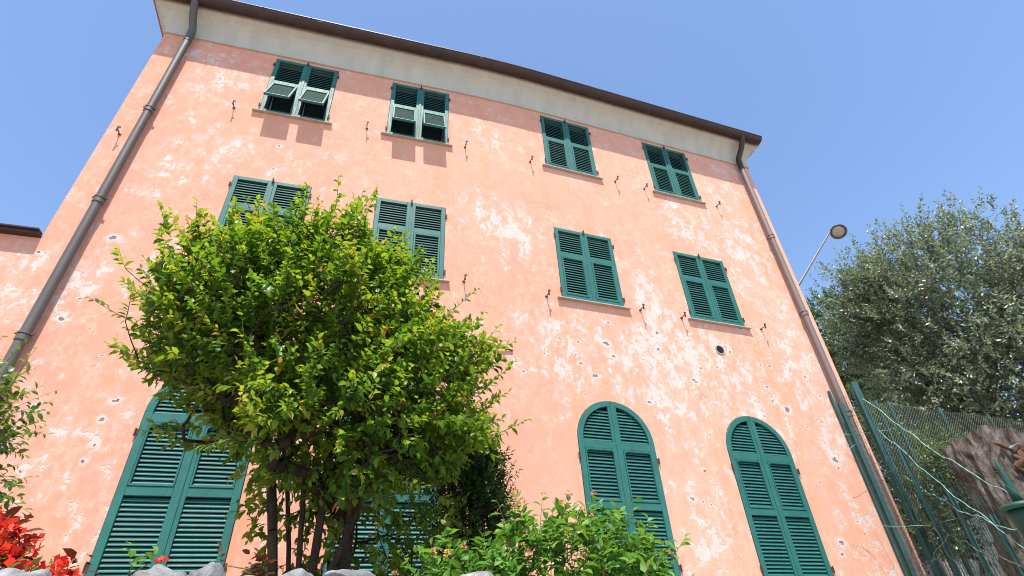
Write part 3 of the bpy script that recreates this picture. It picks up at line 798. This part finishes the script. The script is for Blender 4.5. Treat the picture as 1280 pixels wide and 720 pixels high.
# ------------------------------------------------------------------ garden tree in front of the house
def garden_tree():
    rng = np.random.default_rng(3)
    t = thing('garden_tree', 'many-stemmed leafy green garden tree standing in front of the pink house', 'tree', (1.47, -2.6, -.1))
    O = np.array([1.47, -2.6, -.1])
    E = [((.92, -2.55, 1.45), (.46, .5, .30), 1.8), ((1.16, -2.6, 2.05), (.86, .80, .66), 5), ((1.98, -2.5, 1.55), (.50, .60, .52), 2.8), ((.64, -2.6, 1.76), (.40, .5, .42), 2.2), ((1.62, -2.85, 1.12), (.72, .46, .38), 2.8), ((1.40, -2.45, 2.32), (.58, .6, .42), 1.8), ((.72, -2.6, 2.22), (.40, .5, .40), 1.6)]
    cen = sample_ell(E, 290, rng, .62)
    bases = []
    for c in cen:
        k = rng.integers(9, 17)
        bases += list(c + rng.normal(0, 1, (k, 3))*np.array([.115, .115, .08]))
    bases += list(sample_ell(E, 260, rng, .25))
    # leaves hanging round the stems
    low = np.stack([rng.uniform(1.1, 2.35, 270), rng.uniform(-2.6, -2.1, 270), rng.uniform(.15, 1.15, 270)], 1); bases += list(low)
    bases = np.array(bases)
    roots = [(O, -1)]
    for k, (tx, ty, tz, bx) in enumerate(((.95, -2.6, 1.5, -.14), (1.2, -2.7, 1.7, -.02), (1.5, -2.4, 1.6, .03), (2.0, -2.5, 1.35, .10), (1.8, -2.35, 1.1, .18), (1.1, -2.35, 1.4, -.08))):
        prev = 0; b = O + np.array([bx, rng.normal(0, .08), 0])
        for f in np.linspace(0, 1, 6):
            p = b + (np.array([tx, ty, tz]) - b)*f*np.array([f**.8 if f > 0 else 0, f**.8 if f > 0 else 0, 1]) + rng.normal(0, .015, 3)*(f > 0)
            roots.append((p, prev)); prev = len(roots) - 1
    nodes, par, ends = grow(roots, np.concatenate([cen, bases[::2]]), .06, rng)
    o = link('trunk', skeleton_mesh('trunk', M['trunk'], nodes - O, par, .0030, .37, .036, 8), t)
    centre = np.array([1.3, -2.6, 1.3])
    P, D, Nn, S, T, lines = shoots(bases, centre, rng, (.13, .27), (9, 15), .42, (.044, .076), .9, .28, .08, 1., (.42, .24), 1.3)
    # tall whips above the crown
    tops = np.array([(.78, -2.6, 2.55), (.82, -2.55, 2.5), (1.2, -2.6, 2.5), (1.28, -2.5, 2.52), (.45, -2.65, 2.1), (.38, -2.6, 2.0), (.6, -2.6, 2.35), (1.6, -2.5, 2.4), (.32, -2.65, 1.6), (.36, -2.6, 1.55), (2.1, -2.4, 1.85), (2.36, -2.4, 1.3), (2.34, -2.4, 1.45), (.98, -2.6, 2.55), (1.45, -2.6, 2.5), (1.05, -2.75, 2.4), (1.75, -2.6, 2.2), (1.1, -2.8, 2.2)])
    tops[:, 2] += .08
    rim = sample_ell(E, 130, rng, .96); rim = rim[rim[:, 2] > 1.35]; tops = np.concatenate([tops, rim])
    P2, D2, N2, S2, T2, l2 = shoots(tops, np.array([1.2, -2.6, 1.6]), rng, (.24, .46), (12, 19), .9, (.038, .064), .8, .22, .45)
    P, D, Nn, S, T = (np.concatenate(z) for z in ((P, P2), (D, D2), (Nn, N2), (S, S2), (T, T2))); lines += l2
    link('twigs', lines_to_mesh('twigs', M['stem'], [[p - O for p in l] for l in lines], .0035), t)['kind'] = 'stuff'
    m = nearest(P, 300)
    leaf_objects(t, M['leaf'], P[m] - O, D[m], Nn[m], S[m], T[m])
    tag(link('crown', leaf_mesh('crown', M['leaf'], P[~m] - O, D[~m], Nn[~m], S[~m], T[~m]), t), kind='stuff')
    print('garden tree leaves', len(P))
garden_tree()

# ------------------------------------------------------------------ dark shrub under the tree
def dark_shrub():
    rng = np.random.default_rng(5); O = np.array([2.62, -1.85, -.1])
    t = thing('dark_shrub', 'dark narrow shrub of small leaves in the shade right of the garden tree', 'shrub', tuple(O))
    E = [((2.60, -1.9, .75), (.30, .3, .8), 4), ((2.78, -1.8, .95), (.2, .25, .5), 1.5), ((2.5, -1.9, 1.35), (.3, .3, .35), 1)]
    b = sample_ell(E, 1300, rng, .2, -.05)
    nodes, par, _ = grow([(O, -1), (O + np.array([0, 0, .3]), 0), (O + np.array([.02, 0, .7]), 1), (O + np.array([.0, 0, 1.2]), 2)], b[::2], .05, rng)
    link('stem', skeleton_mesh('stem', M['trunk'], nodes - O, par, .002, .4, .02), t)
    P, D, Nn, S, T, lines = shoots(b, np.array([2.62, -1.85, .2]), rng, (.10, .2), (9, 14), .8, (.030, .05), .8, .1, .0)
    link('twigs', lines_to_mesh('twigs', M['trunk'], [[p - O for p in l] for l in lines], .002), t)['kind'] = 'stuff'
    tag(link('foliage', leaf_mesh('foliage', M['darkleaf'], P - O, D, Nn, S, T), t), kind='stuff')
dark_shrub()

# ------------------------------------------------------------------ flowering bush, lower right of the tree
PET = np.array([(0, 0, 0), (.6, .38, .1), (1, 0, .15), (.6, -.38, .1)])
def blossom_mesh(name, mat, rng, npet, r, pet, flat, tints):
    d = rng.normal(size=(npet, 3)); d[:, 2] = np.abs(d[:, 2])*flat + .15; d = norm(d)
    pos = d*r*rng.uniform(.4, 1, (npet, 1)); dd = d + rng.normal(0, .5, (npet, 3)); nn = d*1.0 + rng.normal(0, .3, (npet, 3))
    return leaf_mesh(name, mat, pos, dd, nn, rng.uniform(pet*.8, pet*1.2, npet), rng.choice(tints, npet), PET, LEAF4F)
def lantana():
    rng = np.random.default_rng(9); O = np.array([2.7, -3.4, -.1])
    t = thing('flowering_bush', 'bright green bush with small pink and yellow flowers below the arched shutters', 'bush', tuple(O))
    E = [((2.78, -3.45, -.02), (.62, .42, .42), 4), ((2.32, -3.4, -.1), (.36, .4, .36), 2), ((3.12, -3.4, -.08), (.30, .38, .36), 2)]
    b = sample_ell(E, 330, rng, .55, -.08)
    nodes, par, _ = grow([(O, -1), (O + np.array([0, 0, .15]), 0)], b[::2], .08, rng)
    link('stem', skeleton_mesh('stem', M['stem'], nodes - O, par, .0018, .4, .02), t)
    P, D, Nn, S, T, lines = shoots(b, np.array([2.75, -3.4, -.4]), rng, (.10, .22), (8, 12), .35, (.05, .082), 1.0, .3, 0, 1., (.4, .22))
    keep = P[:, 2] < .62 - .25*np.abs(P[:, 0] - 2.78); P, D, Nn, S, T = P[keep], D[keep], Nn[keep], S[keep], T[keep]
    link('twigs', lines_to_mesh('twigs', M['stem'], [[p - O for p in l] for l in lines], .0025), t)['kind'] = 'stuff'
    m = nearest(P, 260)
    leaf_objects(t, M['lantana'], P[m] - O, D[m], Nn[m], S[m]*1.0, np.minimum(1, T[m]*1.2))
    tag(link('foliage', leaf_mesh('foliage', M['lantana'], P[~m] - O, D[~m], Nn[~m], S[~m], np.minimum(1, T[~m]*1.2)), t), kind='stuff')
    heads = [blossom_mesh('flower', M['pinkpetal'], rng, 26, .016, .012, .8, tn) for tn in ([0, .1, .75], [0, .2, .4], [.75, .9, 0], [.1, .5, 1])]
    ends = np.array([l[-1] for l in lines]); front = ends[np.argsort(np.linalg.norm(ends - CAM, axis=1))[:190]]
    for p in front[rng.permutation(len(front))[:24]]:
        if p[2] > .56: continue
        o = link('flower', heads[rng.integers(4)], t, Vector([float(x) for x in (p - O + np.array([0, -.012, .02]))]))
        o.scale = (rng.uniform(.7, 1.15),)*3; o.rotation_euler = (rng.uniform(.3, 1.1), 0, rng.uniform(-.8, .8))
lantana()

# ------------------------------------------------------------------ purple climber at the left edge
def climber():
    rng = np.random.default_rng(21); O = np.array([.30, -3.8, -.1])
    t = thing('purple_climber', 'loose hanging climber with purple flowers at the left edge before the downpipe', 'climbing plant', tuple(O))
    b = np.concatenate([np.stack([rng.normal(.06, .09, 420), rng.normal(-3.8, .14, 420), rng.uniform(.2, .80, 420)], 1),
                        np.array([(.20, -3.8, .75), (.16, -3.8, .78), (.33, -3.8, .42), (.34, -3.82, .44), (.10, -3.8, .85), (.2, -3.8, .62), (.28, -3.8, .52)])])
    b = b[b[:, 0] < .36]
    nodes, par, _ = grow([(O, -1), (O + np.array([-.1, 0, .3]), 0), (O + np.array([-.13, 0, .6]), 1), (O + np.array([-.15, 0, .9]), 2)], b, .08, rng)
    link('stem', skeleton_mesh('stem', M['stem'], nodes - O, par, .0017, .4, .015), t)
    P, D, Nn, S, T, lines = shoots(b, np.array([.0, -3.8, .55]), rng, (.10, .20), (7, 12), .15, (.028, .045), .9, .4, .1, 1., (.4, .25))
    link('twigs', lines_to_mesh('twigs', M['stem'], [[p - O for p in l] for l in lines], .0018), t)['kind'] = 'stuff'
    m = nearest(P, 120); leaf_objects(t, M['bouleaf'], P[m] - O, D[m], Nn[m], S[m], T[m])
    tag(link('foliage', leaf_mesh('foliage', M['bouleaf'], P[~m] - O, D[~m], Nn[~m], S[~m], T[~m]), t), kind='stuff')
    heads = [blossom_mesh('flower', M['purple'], rng, 9, .012, .022, .7, [0, .5, 1]) for _ in range(3)]
    for k in range(30):
        p = np.array([rng.uniform(.02, .24), -4.06 + rng.normal(0, .05), rng.uniform(.42, .74)]) - O
        o = link('flower', heads[k % 3], t, Vector([float(x) for x in p])); o.rotation_euler = tuple(rng.uniform(-1.2, 1.2, 3)); o.scale = (rng.uniform(.7, 1.1),)*3
climber()

# ------------------------------------------------------------------ red flowers on the wall, lower left
def red_plant():
    rng = np.random.default_rng(31); O = np.array([.56, -4.0, -.1])
    t = thing('red_flower_plant', 'clump of bright red flowers with bronze leaves on the stone wall, lower left', 'flowers', tuple(O))
    pts = []
    for _ in range(400):
        p = np.array([rng.uniform(.30, .78), rng.uniform(-4.15, -3.9), rng.uniform(.0, .27)])
        lim = .27 - .62*max(0, p[0] - .50)
        if p[2] < lim: pts.append(p)
        if len(pts) > 105: break
    pts = np.array(pts)
    nodes, par, _ = grow([(O, -1), (O + np.array([0, 0, .08]), 0)], pts, .06, rng)
    link('stem', skeleton_mesh('stem', M['bronze'], nodes - O, par, .0016, .4, .012), t)
    me = [blossom_mesh('flower', M['redpetal'], rng, 10, .014, .032, .6, [0, .4, .7, 1]) for _ in range(5)]
    for k, p in enumerate(pts[:95]):
        o = link('flower', me[k % 5], t, Vector([float(x) for x in (p - O + np.array([0, -.03, .01]))])); o.rotation_euler = tuple(rng.uniform(-1.0, 1.0, 3) + np.array([.6, 0, 0])); o.scale = (rng.uniform(.7, 1.25),)*3
    P, D, Nn, S, T, lines = shoots(pts[::2], np.array([.5, -3.9, -.1]), rng, (.05, .1), (4, 7), .4, (.04, .065), 1., .2, 0, 1., (.5, .3))
    leaf_objects(t, M['bronze'], P - O, D, Nn, S, T)
    # green growth at its foot
    b = np.stack([rng.uniform(.35, .78, 40), rng.uniform(-4.25, -4.1, 40), rng.uniform(-.02, .05, 40)], 1)
    P, D, Nn, S, T, lines = shoots(b, np.array([.55, -4.1, -.3]), rng, (.05, .10), (8, 13), .8, (.014, .026), .8, .1, 0, 1., (.5, .25))
    tag(link('foliage', leaf_mesh('foliage', M['bouleaf'], P - O, D, Nn, S, T), t), kind='stuff')
red_plant()

def sprig(name, label, cat, base, mat, n, size, hgt, seed, flower=False):
    rng = np.random.default_rng(seed); O = np.array(base)
    t = thing(name, label, cat, tuple(base))
    b = O + np.concatenate([rng.normal(0, 1, (n, 2))*np.array([.045, .02]), rng.uniform(0, hgt, (n, 1))], 1)
    nodes, par, _ = grow([(O, -1)], b, .05, rng); link('stem', skeleton_mesh('stem', M['stem'], nodes - O, par, .002, .4, .01), t)
    P, D, Nn, S, T, lines = shoots(b, O - np.array([0, 0, .1]), rng, (.03, .08), (3, 5), .8, size, 1., .1, 0)
    leaf_objects(t, mat, P - O, D, Nn, S, T)
    if flower:
        me = blossom_mesh('flower', M['redpetal'], rng, 7, .01, .02, .8, [.2, .8])
        link('flower', me, t, (.04, -.02, hgt*.55))
sprig('seedling', 'small green seedling with one red bud on the stone wall before the shutter', 'plant', (1.04, -4.1, .03), M['lantana'], 3, (.03, .05), .13, 41, True)
sprig('red_leaf_sprig', 'small dark red leafed sprig on the stone wall left of the tree stems', 'plant', (1.36, -4.08, .03), M['redleaf'] if 'redleaf' in M else M['bronze'], 10, (.035, .055), .07, 42)

# ------------------------------------------------------------------ rubble retaining wall
def rock_mesh(rng, sub=3):
    bm = bmesh.new(); bmesh.ops.create_icosphere(bm, subdivisions=sub, radius=.5)
    cuts = norm(rng.normal(size=(9, 3))); offs = rng.uniform(.26, .42, 9)
    fq = rng.uniform(2, 4, (5, 3)); ph = rng.uniform(0, 6.28, 5); am = rng.uniform(.015, .035, 5)
    for v in bm.verts:
        p = np.array(v.co)
        for c, o in zip(cuts, offs):
            e = p @ c - o
            if e > 0: p = p - c*e*.92
        p = p*(1 + sum(a*math.sin(4*(f @ p) + h) for a, f, h in zip(am, fq, ph)))
        q3 = Vector(p) + Vector(ph[:3])
        p = p*(1 + .10*mnoise.noise(q3*3.1) + .06*abs(mnoise.noise(q3*8)) + .03*mnoise.noise(q3*19))
        v.co = p
    me = bpy.data.meshes.new('stone'); bm.to_mesh(me); bm.free()
    me.polygons.foreach_set('use_smooth', [True]*len(me.polygons)); me.materials.append(M['rock']); return me
def stone_wall():
    rng = np.random.default_rng(51)
    t = thing('stone_wall', 'low rubble wall of grey limestone rocks at the bottom edge', 'wall', (1.5, -4.25, -1.9))
    hi = [rock_mesh(rng, 4) for _ in range(8)]; lo = [rock_mesh(rng, 2) for _ in range(6)]
    mb = MB(); mb.box(-5.5, 6.5, -.18, .21, 0, 1.72); mb.build('core', M['soil'], t)
    def top(x): return (.012 if x < .9 else .026 if x < 1.75 else .012) if x < 2.0 else -.06
    x = -4.0
    while x < 8.0:                       # top course
        w = rng.uniform(.11, .24); h = rng.uniform(.15, .21)
        o = link('stone', hi[rng.integers(8)] if -.5 < x < 3 else lo[rng.integers(6)], t, (x + w/2 - 1.5, rng.uniform(-.10, -.04), top(x) + 1.9 - h*.40 + rng.normal(0, .008)))
        o.scale = (w*1.3, rng.uniform(.34, .46), h*1.1); o.rotation_euler = (rng.normal(0, .12), rng.normal(0, .15), rng.normal(0, .2)); x += w*.96
        if -.5 < x < 3:
            w2 = rng.uniform(.14, .26)
            o = link('stone', hi[rng.integers(8)], t, (x - 1.5, .13, top(x) + 1.9 - .085 + rng.normal(0, .008))); o.scale = (w2*1.3, .3, .2); o.rotation_euler = (0, rng.normal(0, .15), rng.uniform(0, 6))
    z = 1.9 - .20
    while z > .05:
        x = -4.0
        h = rng.uniform(.18, .28)
        while x < 8.0:
            w = rng.uniform(.2, .42)
            if len([c for c in t.children]) < 299:
                o = link('stone', lo[rng.integers(6)], t, (x + w/2 - 1.5, -.16, z - h/2)); o.scale = (w*1.2, .3, h*1.25); o.rotation_euler = (rng.normal(0, .1), rng.normal(0, .1), 0)
            x += w
        z -= h
stone_wall()

# ------------------------------------------------------------------ olive trees on the right
def big_tree(name, label, E, base, stems, mat, bark, nclus, per, size, seed, hang=.2, tint=(.45, .28), up=.3):
    rng = np.random.default_rng(seed); O = np.array(base, float)
    t = thing(name, label, 'tree', tuple(base))
    cen = sample_ell(E, nclus, rng, .55); bases = []
    for c in cen: bases += list(c + rng.normal(0, 1, (per, 3))*np.array([.32, .32, .26]))
    bases = np.array(bases)
    roots = [(O, -1)]
    for s in stems:
        prev = 0
        for f in (.33, .66, 1):
            roots.append((O + (np.array(s) - O)*f + rng.normal(0, .08, 3), prev)); prev = len(roots) - 1
    nodes, par, _ = grow(roots, np.concatenate([cen, bases[::3]]), .07, rng)
    link('trunk', skeleton_mesh('trunk', bark, nodes - O, par, .003, .45, .25, 8), t)
    c0 = np.mean([e[0] for e in E], axis=0) - np.array([0, 0, 1.0])
    P, D, Nn, S, T, lines = shoots(bases, c0, rng, (.25, .5), (13, 20), up, size, .9, hang, 0, 1., tint, .5)
    T = np.clip(rng.normal(tint[0], tint[1], len(T))*.6 + T*.4, 0, 1)
    tag(link('crown', leaf_mesh('crown', mat, P - O, D, Nn, S, T, LEAF4*np.array([1, 1.7, 1]), LEAF4F), t), kind='stuff')
    print(name, len(P))
big_tree('olive_tree', 'large grey-green olive tree behind the wire fence on the right',
         [((15.6, 1.6, 6.9), (2.2, 2.4, 2.0), 5), ((14.75, 2.4, 7.7), (.9, 1.0, .9), 1.2), ((14.9, 2.7, 6.7), (1.0, 1.3, 1.6), 1.8), ((15.6, .6, 4.6), (2.0, 2.4, 1.3), 3), ((16.6, -1.3, 5.8), (1.8, 1.8, 1.8), 2.5), ((14.6, 1.7, 4.6), (1.0, 1.2, .9), 1.2)],
         (16.0, 1.0, -.1), [(15.2, 1.8, 5.0), (16.2, .4, 5.5), (16.6, 1.2, 5.2)], M['olive'], M['olivebark'], 520, 17, (.075, .115), 61)
big_tree('green_tree', 'darker green tree beside the pink house corner, behind the olive tree',
         [((19.2, 7.4, 9.2), (2.0, 2.0, 2.0), 3), ((19.5, 6.6, 6.6), (2.2, 2.2, 1.6), 2)],
         (19.4, 7.0, -.1), [(19.2, 7.4, 7.5), (19.6, 6.6, 6.5)], M['backleaf'], M['olivebark'], 170, 16, (.13, .18), 62)

# ------------------------------------------------------------------ fence beyond the house corner
def angle_post(name, parent, p, h, w=.07, rz=0, mat=None, lean=(0, 0)):
    mb = MB(); mb.box(-w/2, w/2, -.006, .006, 0, h); mb.box(-.005, .005, .0065, w*.8, 0, h)
    mb.v = [(x + lean[0]*z, y + lean[1]*z, z) for x, y, z in mb.v]
    return mb.build(name, mat or M['fgreen'], parent, p, rz)
def fence_line(X): return WP(X, .05 + .35*min(1, max(0, (X - 9.26)/.18)), 0)
fence = thing('wire_fence', 'tall green post and wire mesh fence continuing from the house corner to the right', 'fence', (0, 0, 0))
H1 = 3.58
for X, w, h in ((9.26, .045, 3.48), (9.30, .07, 3.24), (9.44, .13, 3.50), (9.72, .05, 3.2), (10.03, .06, 3.22), (11.2, .06, 3.22), (12.38, .06, 3.22), (13.7, .06, 3.22)):
    p = fence_line(X); p.z = -.1; angle_post('post', fence, p, h + .1, w, BEND, lean=(random.uniform(-.006, .006), 0))
def wire_panel(name, parent, A, B, z0, z1, step_h, step_v, r=.0016, diag=False, mat=None, sag=.0):
    mb = MB(); d = (B - A); L_ = d.length; d = d.normalized()
    def P(s, z): q = A + d*s; return Vector((q.x, q.y - .02, z + sag*math.sin(s*3.1)))
    if diag:
        n = int((L_ + z1 - z0)/step_v)
        for k in range(n):
            s0 = k*step_v
            for sg in (1, -1):
                a = [(s0 - (z - z0), z) for z in (z0, z1)]
                (sa, za), (sb, zb) = a
                # clip to the panel
                if sa > L_: za += sa - L_; sa = L_
                if sb < 0: zb += sb; sb = 0
                if zb <= za: continue
                if sg < 0: sa, sb = L_ - sa, L_ - sb
                mb.tube([P(sa, za), P(sb, zb)], r, 3, caps=False)
        mb.tube([P(0, z1), P(L_/2, z1 - .01), P(L_, z1)], .003, 4)
    else:
        z = z0
        while z <= z1 + 1e-6: mb.tube([P(0, z), P(L_, z)], r, 3, caps=False); z += step_h
        s = 0
        while s <= L_ + 1e-6: mb.tube([P(s, z0), P(s, z1)], r, 3, caps=False); s += step_v
    return tag(mb.build(name, mat or M['meshwire'], parent), kind='stuff')
wire_panel('mesh', fence, fence_line(9.26), fence_line(9.44), 0, 3.3, .11, .035, .0026, mat=M['dkwire'], sag=.01)
wire_panel('mesh', fence, fence_line(9.44), fence_line(13.7), 0, 3.15, .1, .055, .0028, True, sag=.015)

# second fence coming forward from the corner to the finial post
side = thing('sagging_fence', 'sagging vertical-wire fence with pale strands running from the corner to the green finial post', 'fence', (0, 0, 0))
A, Bp = Vector((9.42, -.06, 0)), Vector((8.62, -2.05, 0))
def strand(name, a, b, sag, r=.006, mat=None):
    pts = []
    for k in range(33):
        t = k/32; p = a.lerp(b, t); p.z -= sag*math.sin(math.pi*t); p.x += .02*math.sin(t*9); p.z += .022*math.sin(t*23 + sag*50) + .012*math.sin(t*51); pts.append(p)
    mb = MB(); mb.tube(pts, r, 5)
    q = [p + Vector((.008*math.sin(i*2.2), 0, .008*math.cos(i*2.2))) for i, p in enumerate(pts)]; mb.tube(q, r*.6, 4)
    return mb.build(name, mat or M['wire'], side)
strand('strand', Vector((9.42, -.06, 3.2)), Vector((8.60, -2.0, 1.04)), .10, .0045)
strand('strand', Vector((9.40, -.09, 2.66)), Vector((8.30, -2.0, .55)), .06, .004)
strand('strand', Vector((9.44, -.10, 1.95)), Vector((8.55, -2.0, .70)), .12, .004)
strand('strand', Vector((9.40, -.15, 1.35)), Vector((8.45, -2.0, .35)), .10, .004, M['meshwire'])
for t_, h in ((.18, 2.35), (.45, 1.6), (.72, 1.15)):
    p = A.lerp(Bp, t_); p.z = -.1; angle_post('post', side, p, h, .05, 1.2, lean=(0, random.uniform(-.02, .02)))
mb = MB()
for k in range(64):
    t_ = k/63; p = A.lerp(Bp, t_); top = 2.5 - 1.75*t_ + random.uniform(-.05, .05)
    mb.tube([Vector((p.x, p.y, -.1)), Vector((p.x + random.uniform(-.03, .03), p.y + random.uniform(-.03, .03), top*.5)), Vector((p.x + random.uniform(-.03, .03), p.y, top))], .0036, 3, caps=False)
for z in np.arange(.1, 2.4, .22):
    mb.tube([Vector((A.x, A.y, z)), A.lerp(Bp, .5) + Vector((0, 0, max(.05, z - .3))), Vector((Bp.x, Bp.y, max(0, z - .75)))], .002, 3, caps=False)
tag(mb.build('mesh', M['dkwire'], side), kind='stuff')

# loose tangled wire hanging on both fences
tw = np.random.default_rng(77)
for q in range(26):
    p = Vector((9.45, .0, 0)).lerp(Vector((8.75, -1.6, 0)), tw.uniform(0, 1)) if q % 2 else fence_line(tw.uniform(9.0, 10.6)); p.z = tw.uniform(.5, 3.1) if q % 2 == 0 else tw.uniform(.4, 2.2)
    pts = [p.copy()]; dr = Vector((tw.normal(0, .5) - (.25 if q % 2 else 0), -.35 if q % 2 else tw.normal(0, .1), tw.normal(-.4, .5)))
    for k in range(12):
        dr = (dr + Vector(tw.normal(0, .22, 3))).normalized(); pts.append(pts[-1] + dr*.09)
    mb = MB(); mb.tube(pts, .0032, 4); mb.build('loose_wire', M['wire'] if q % 4 == 0 else M['dkwire'], side if q % 2 else fence)

# green finial post
fp = thing('finial_post', 'dark green metal post with a round cap and tapering spike at the right edge', 'post', (8.55, -2.0, -.1))
mb = MB(); mb.lathe([(.0, 0), (.10, 0), (.10, .6), (.12, .75), (.135, .98), (.15, 1.06), (.0, 1.06)], 24); mb.build('body', M['dkgreen'], fp)
mb = MB(); mb.lathe([(.0, 1.065), (.185, 1.07), (.198, 1.085), (.198, 1.105), (.16, 1.13), (.05, 1.145), (.0, 1.145)], 28); mb.build('cap', M['dkgreen'], fp)
mb = MB(); mb.lathe([(.0, 1.14), (.052, 1.14), (.045, 1.25), (.028, 1.45), (.012, 1.60), (.0, 1.62)], 14); mb.build('spike', M['dkgreen'], fp)

# concrete wall behind the fence
cw = thing('concrete_wall', 'low grey concrete wall behind the wire fence, half hidden by leaves', 'wall', (12.2, 1.15, -.1), BEND)
for k in range(6):
    mb = MB(); mb.box(-2.6 + k*.95, -2.6 + k*.95 + .935, -.1, .1, 0, 1.98 + random.uniform(-.02, .02)); bevel(mb.build('panel', M['concrete'], cw), .01)

# old stump
def stump():
    rng = np.random.default_rng(71)
    t = thing('tree_stump', 'thick sawn-off old trunk with rough grey bark behind the side fence', 'stump', (9.80, -1.22, -.1))
    from mathutils import noise as mn
    n, k = 150, 90; V = []; F = []
    def topz(x, y):
        r = .54*x - .84*y
        return 2.20 + .06*math.sin(3*r + .6) - .50*max(0, r - .05) + .10*mn.noise(Vector((x*5, y*5, 3))) + .05*mn.noise(Vector((x*14, y*14, 1)))
    for i in range(k + 1):
        f = i/k
        for j in range(n):
            a = 2*math.pi*j/n; q = Vector((math.cos(a), math.sin(a), 0))
            rid = abs(mn.noise(Vector((q.x*3.2, q.y*3.2, f*1.6 + 3)))) *.24 + abs(mn.noise(Vector((q.x*8, q.y*8, f*4))))*.13 + mn.noise(Vector((q.x*22, q.y*22, f*16)))*.03
            r = .40 + .14*(1 - f)**3 + .05*math.sin(2*a + .7 + f) + rid*.75 + .05*f
            x, y = r*math.cos(a), r*math.sin(a); V.append((x + .05*f, y, f*topz(x, y)))
    for i in range(k):
        for j in range(n): F.append((i*n + j, i*n + (j + 1) % n, (i + 1)*n + (j + 1) % n, (i + 1)*n + j))
    mb = MB(); mb.add(V, F, True); mb.build('trunk', M['stump'], t)
    mb = MB(); topv = V[k*n:]; c = np.mean(topv, axis=0); mid = [tuple(np.array(c)*.5 + np.array(p)*.5 - np.array([0, 0, .03 + .02*math.sin(7*j)])) for j, p in enumerate(topv)]
    mb.add(list(topv) + mid + [tuple(c - np.array([0, 0, .08]))], [(j, (j + 1) % n, n + (j + 1) % n, n + j) for j in range(n)] + [(n + j, n + (j + 1) % n, 2*n) for j in range(n)])
    mb.build('cut_face', M['cutwood'], t)
    # decayed hollow with torn wood on the near side
    for q in range(16):
        a = math.radians(rng.uniform(228, 275)); z = rng.uniform(1.55, 1.95); r0 = .50
        p = Vector((r0*math.cos(a), r0*math.sin(a), z)); w, h = rng.uniform(.03, .08), rng.uniform(.05, .16)
        me = rock_mesh(rng, 2); me.materials.clear(); me.materials.append(M['cutwood']); o = link('torn_wood', me, t, p); o.scale = (w*1.3, .07, h*1.5); o.rotation_euler = (rng.normal(0, .4), rng.normal(0, .6), a + math.pi/2)
stump()
rng = np.random.default_rng(81)
for (x, y, z, sx, sy, sz, lab) in ((10.02, -1.40, 2.05, .34, .26, .09, 'flat grey stone lying on top of the old stump'), (9.78, -1.70, 1.74, .30, .2, .07, 'thin grey stone wedged in the front of the stump under its top'), (9.60, -1.62, 1.82, .18, .16, .09, 'small grey stone left of the wedged stone on the stump')):
    o = link('loose_stone', rock_mesh(rng, 3)); o.location = (x, y, z); o.scale = (sx, sy, sz); o.rotation_euler = (rng.normal(0, .15), rng.normal(0, .15), rng.normal(0, .5)); tag(o, lab, 'stone')

# leaves growing through the fence
def fence_growth(name, label, E, base, seed, n, mat):
    rng = np.random.default_rng(seed); O = np.array(base, float)
    t = thing(name, label, 'shrub', tuple(base)); b = sample_ell(E, n, rng, .2)
    nodes, par, _ = grow([(O, -1), (O + np.array([0, 0, .5]), 0)], b[::2], .07, rng)
    link('stem', skeleton_mesh('stem', M['olivebark'], nodes - O, par, .003, .4, .03), t)
    P, D, Nn, S, T, lines = shoots(b, np.mean([e[0] for e in E], axis=0) - np.array([0, 0, .6]), rng, (.15, .4), (9, 15), .4, (.05, .08), .9, .25, .04, 1., (.4, .25))
    tag(link('foliage', leaf_mesh('foliage', mat, P - O, D, Nn, S, T, LEAF4*np.array([1, 1.8, 1]), LEAF4F), t), kind='stuff')
fence_growth('fence_shrub', 'leafy shrub growing through the wire mesh beside the house corner', [((10.7, .95, 2.5), (.7, .45, .9), 3), ((11.6, .8, 2.4), (.9, .4, .7), 2.5), ((10.3, .9, 1.6), (.5, .3, .8), 2)], (10.9, .95, -.1), 91, 1400, M['fenceleaf'])
fence_growth('trailing_shrub', 'leafy trailing growth between the wide green fence post and the stump', [((9.75, -.35, 1.35), (.35, .25, .6), 2), ((10.0, -.5, 1.9), (.4, .25, .4), 1)], (9.8, -.1, -.1), 92, 420, M['fenceleaf'])
fence_growth('hedge', 'dark hedge filling the gap between fence and olive tree', [((12.6, 2.4, 3.0), (1.8, .6, 1.3), 3), ((14.6, 1.9, 3.1), (1.6, .6, 1.2), 3), ((15.6, -.6, 2.9), (1.0, 1.2, 1.2), 2)], (13.4, 2.2, -.1), 93, 2200, M['backleaf'])

# ------------------------------------------------------------------ street lamp behind the house
lt = thing('street_lamp', 'street lamp with slanting arm and round head rising behind the house corner', 'street lamp', (13.35, 4.0, -.1))
mb = MB(); mb.tube([(0, 0, 0), (0, 0, 8.2), (.02, 0, 8.5)], [.09, .065, .06], 12); mb.build('pole', M['lamp'], lt)
mb = MB(); mb.tube([(-.02, 0, 8.52), (.9, 0, 9.52), (2.92, 0, 11.74)], [.045, .038, .03], 10); mb.build('arm', M['lamp'], lt)
tilt = Matrix.Translation((3.24, -.06, 11.78)) @ Vector((.62, .50, 1.0)).normalized().to_track_quat('Z', 'Y').to_matrix().to_4x4() @ Matrix.Scale(.80, 4)
mb = MB(); mb.lathe([(.0, .12), (.10, .12), (.20, .08), (.31, -.01), (.33, -.05), (.31, -.06), (.25, -.02), (0, 0)], 28); mb.v = [tuple(tilt @ Vector(p)) for p in mb.v]
hd = mb.build('head', M['lamp'], lt)
mb = MB(); mb.lathe([(.0, -.09), (.10, -.085), (.2, -.06), (.235, -.03), (.235, -.015)], 24); mb.v = [tuple(tilt @ Vector(p)) for p in mb.v]; mb.build('diffuser', M['lampglass'], hd)
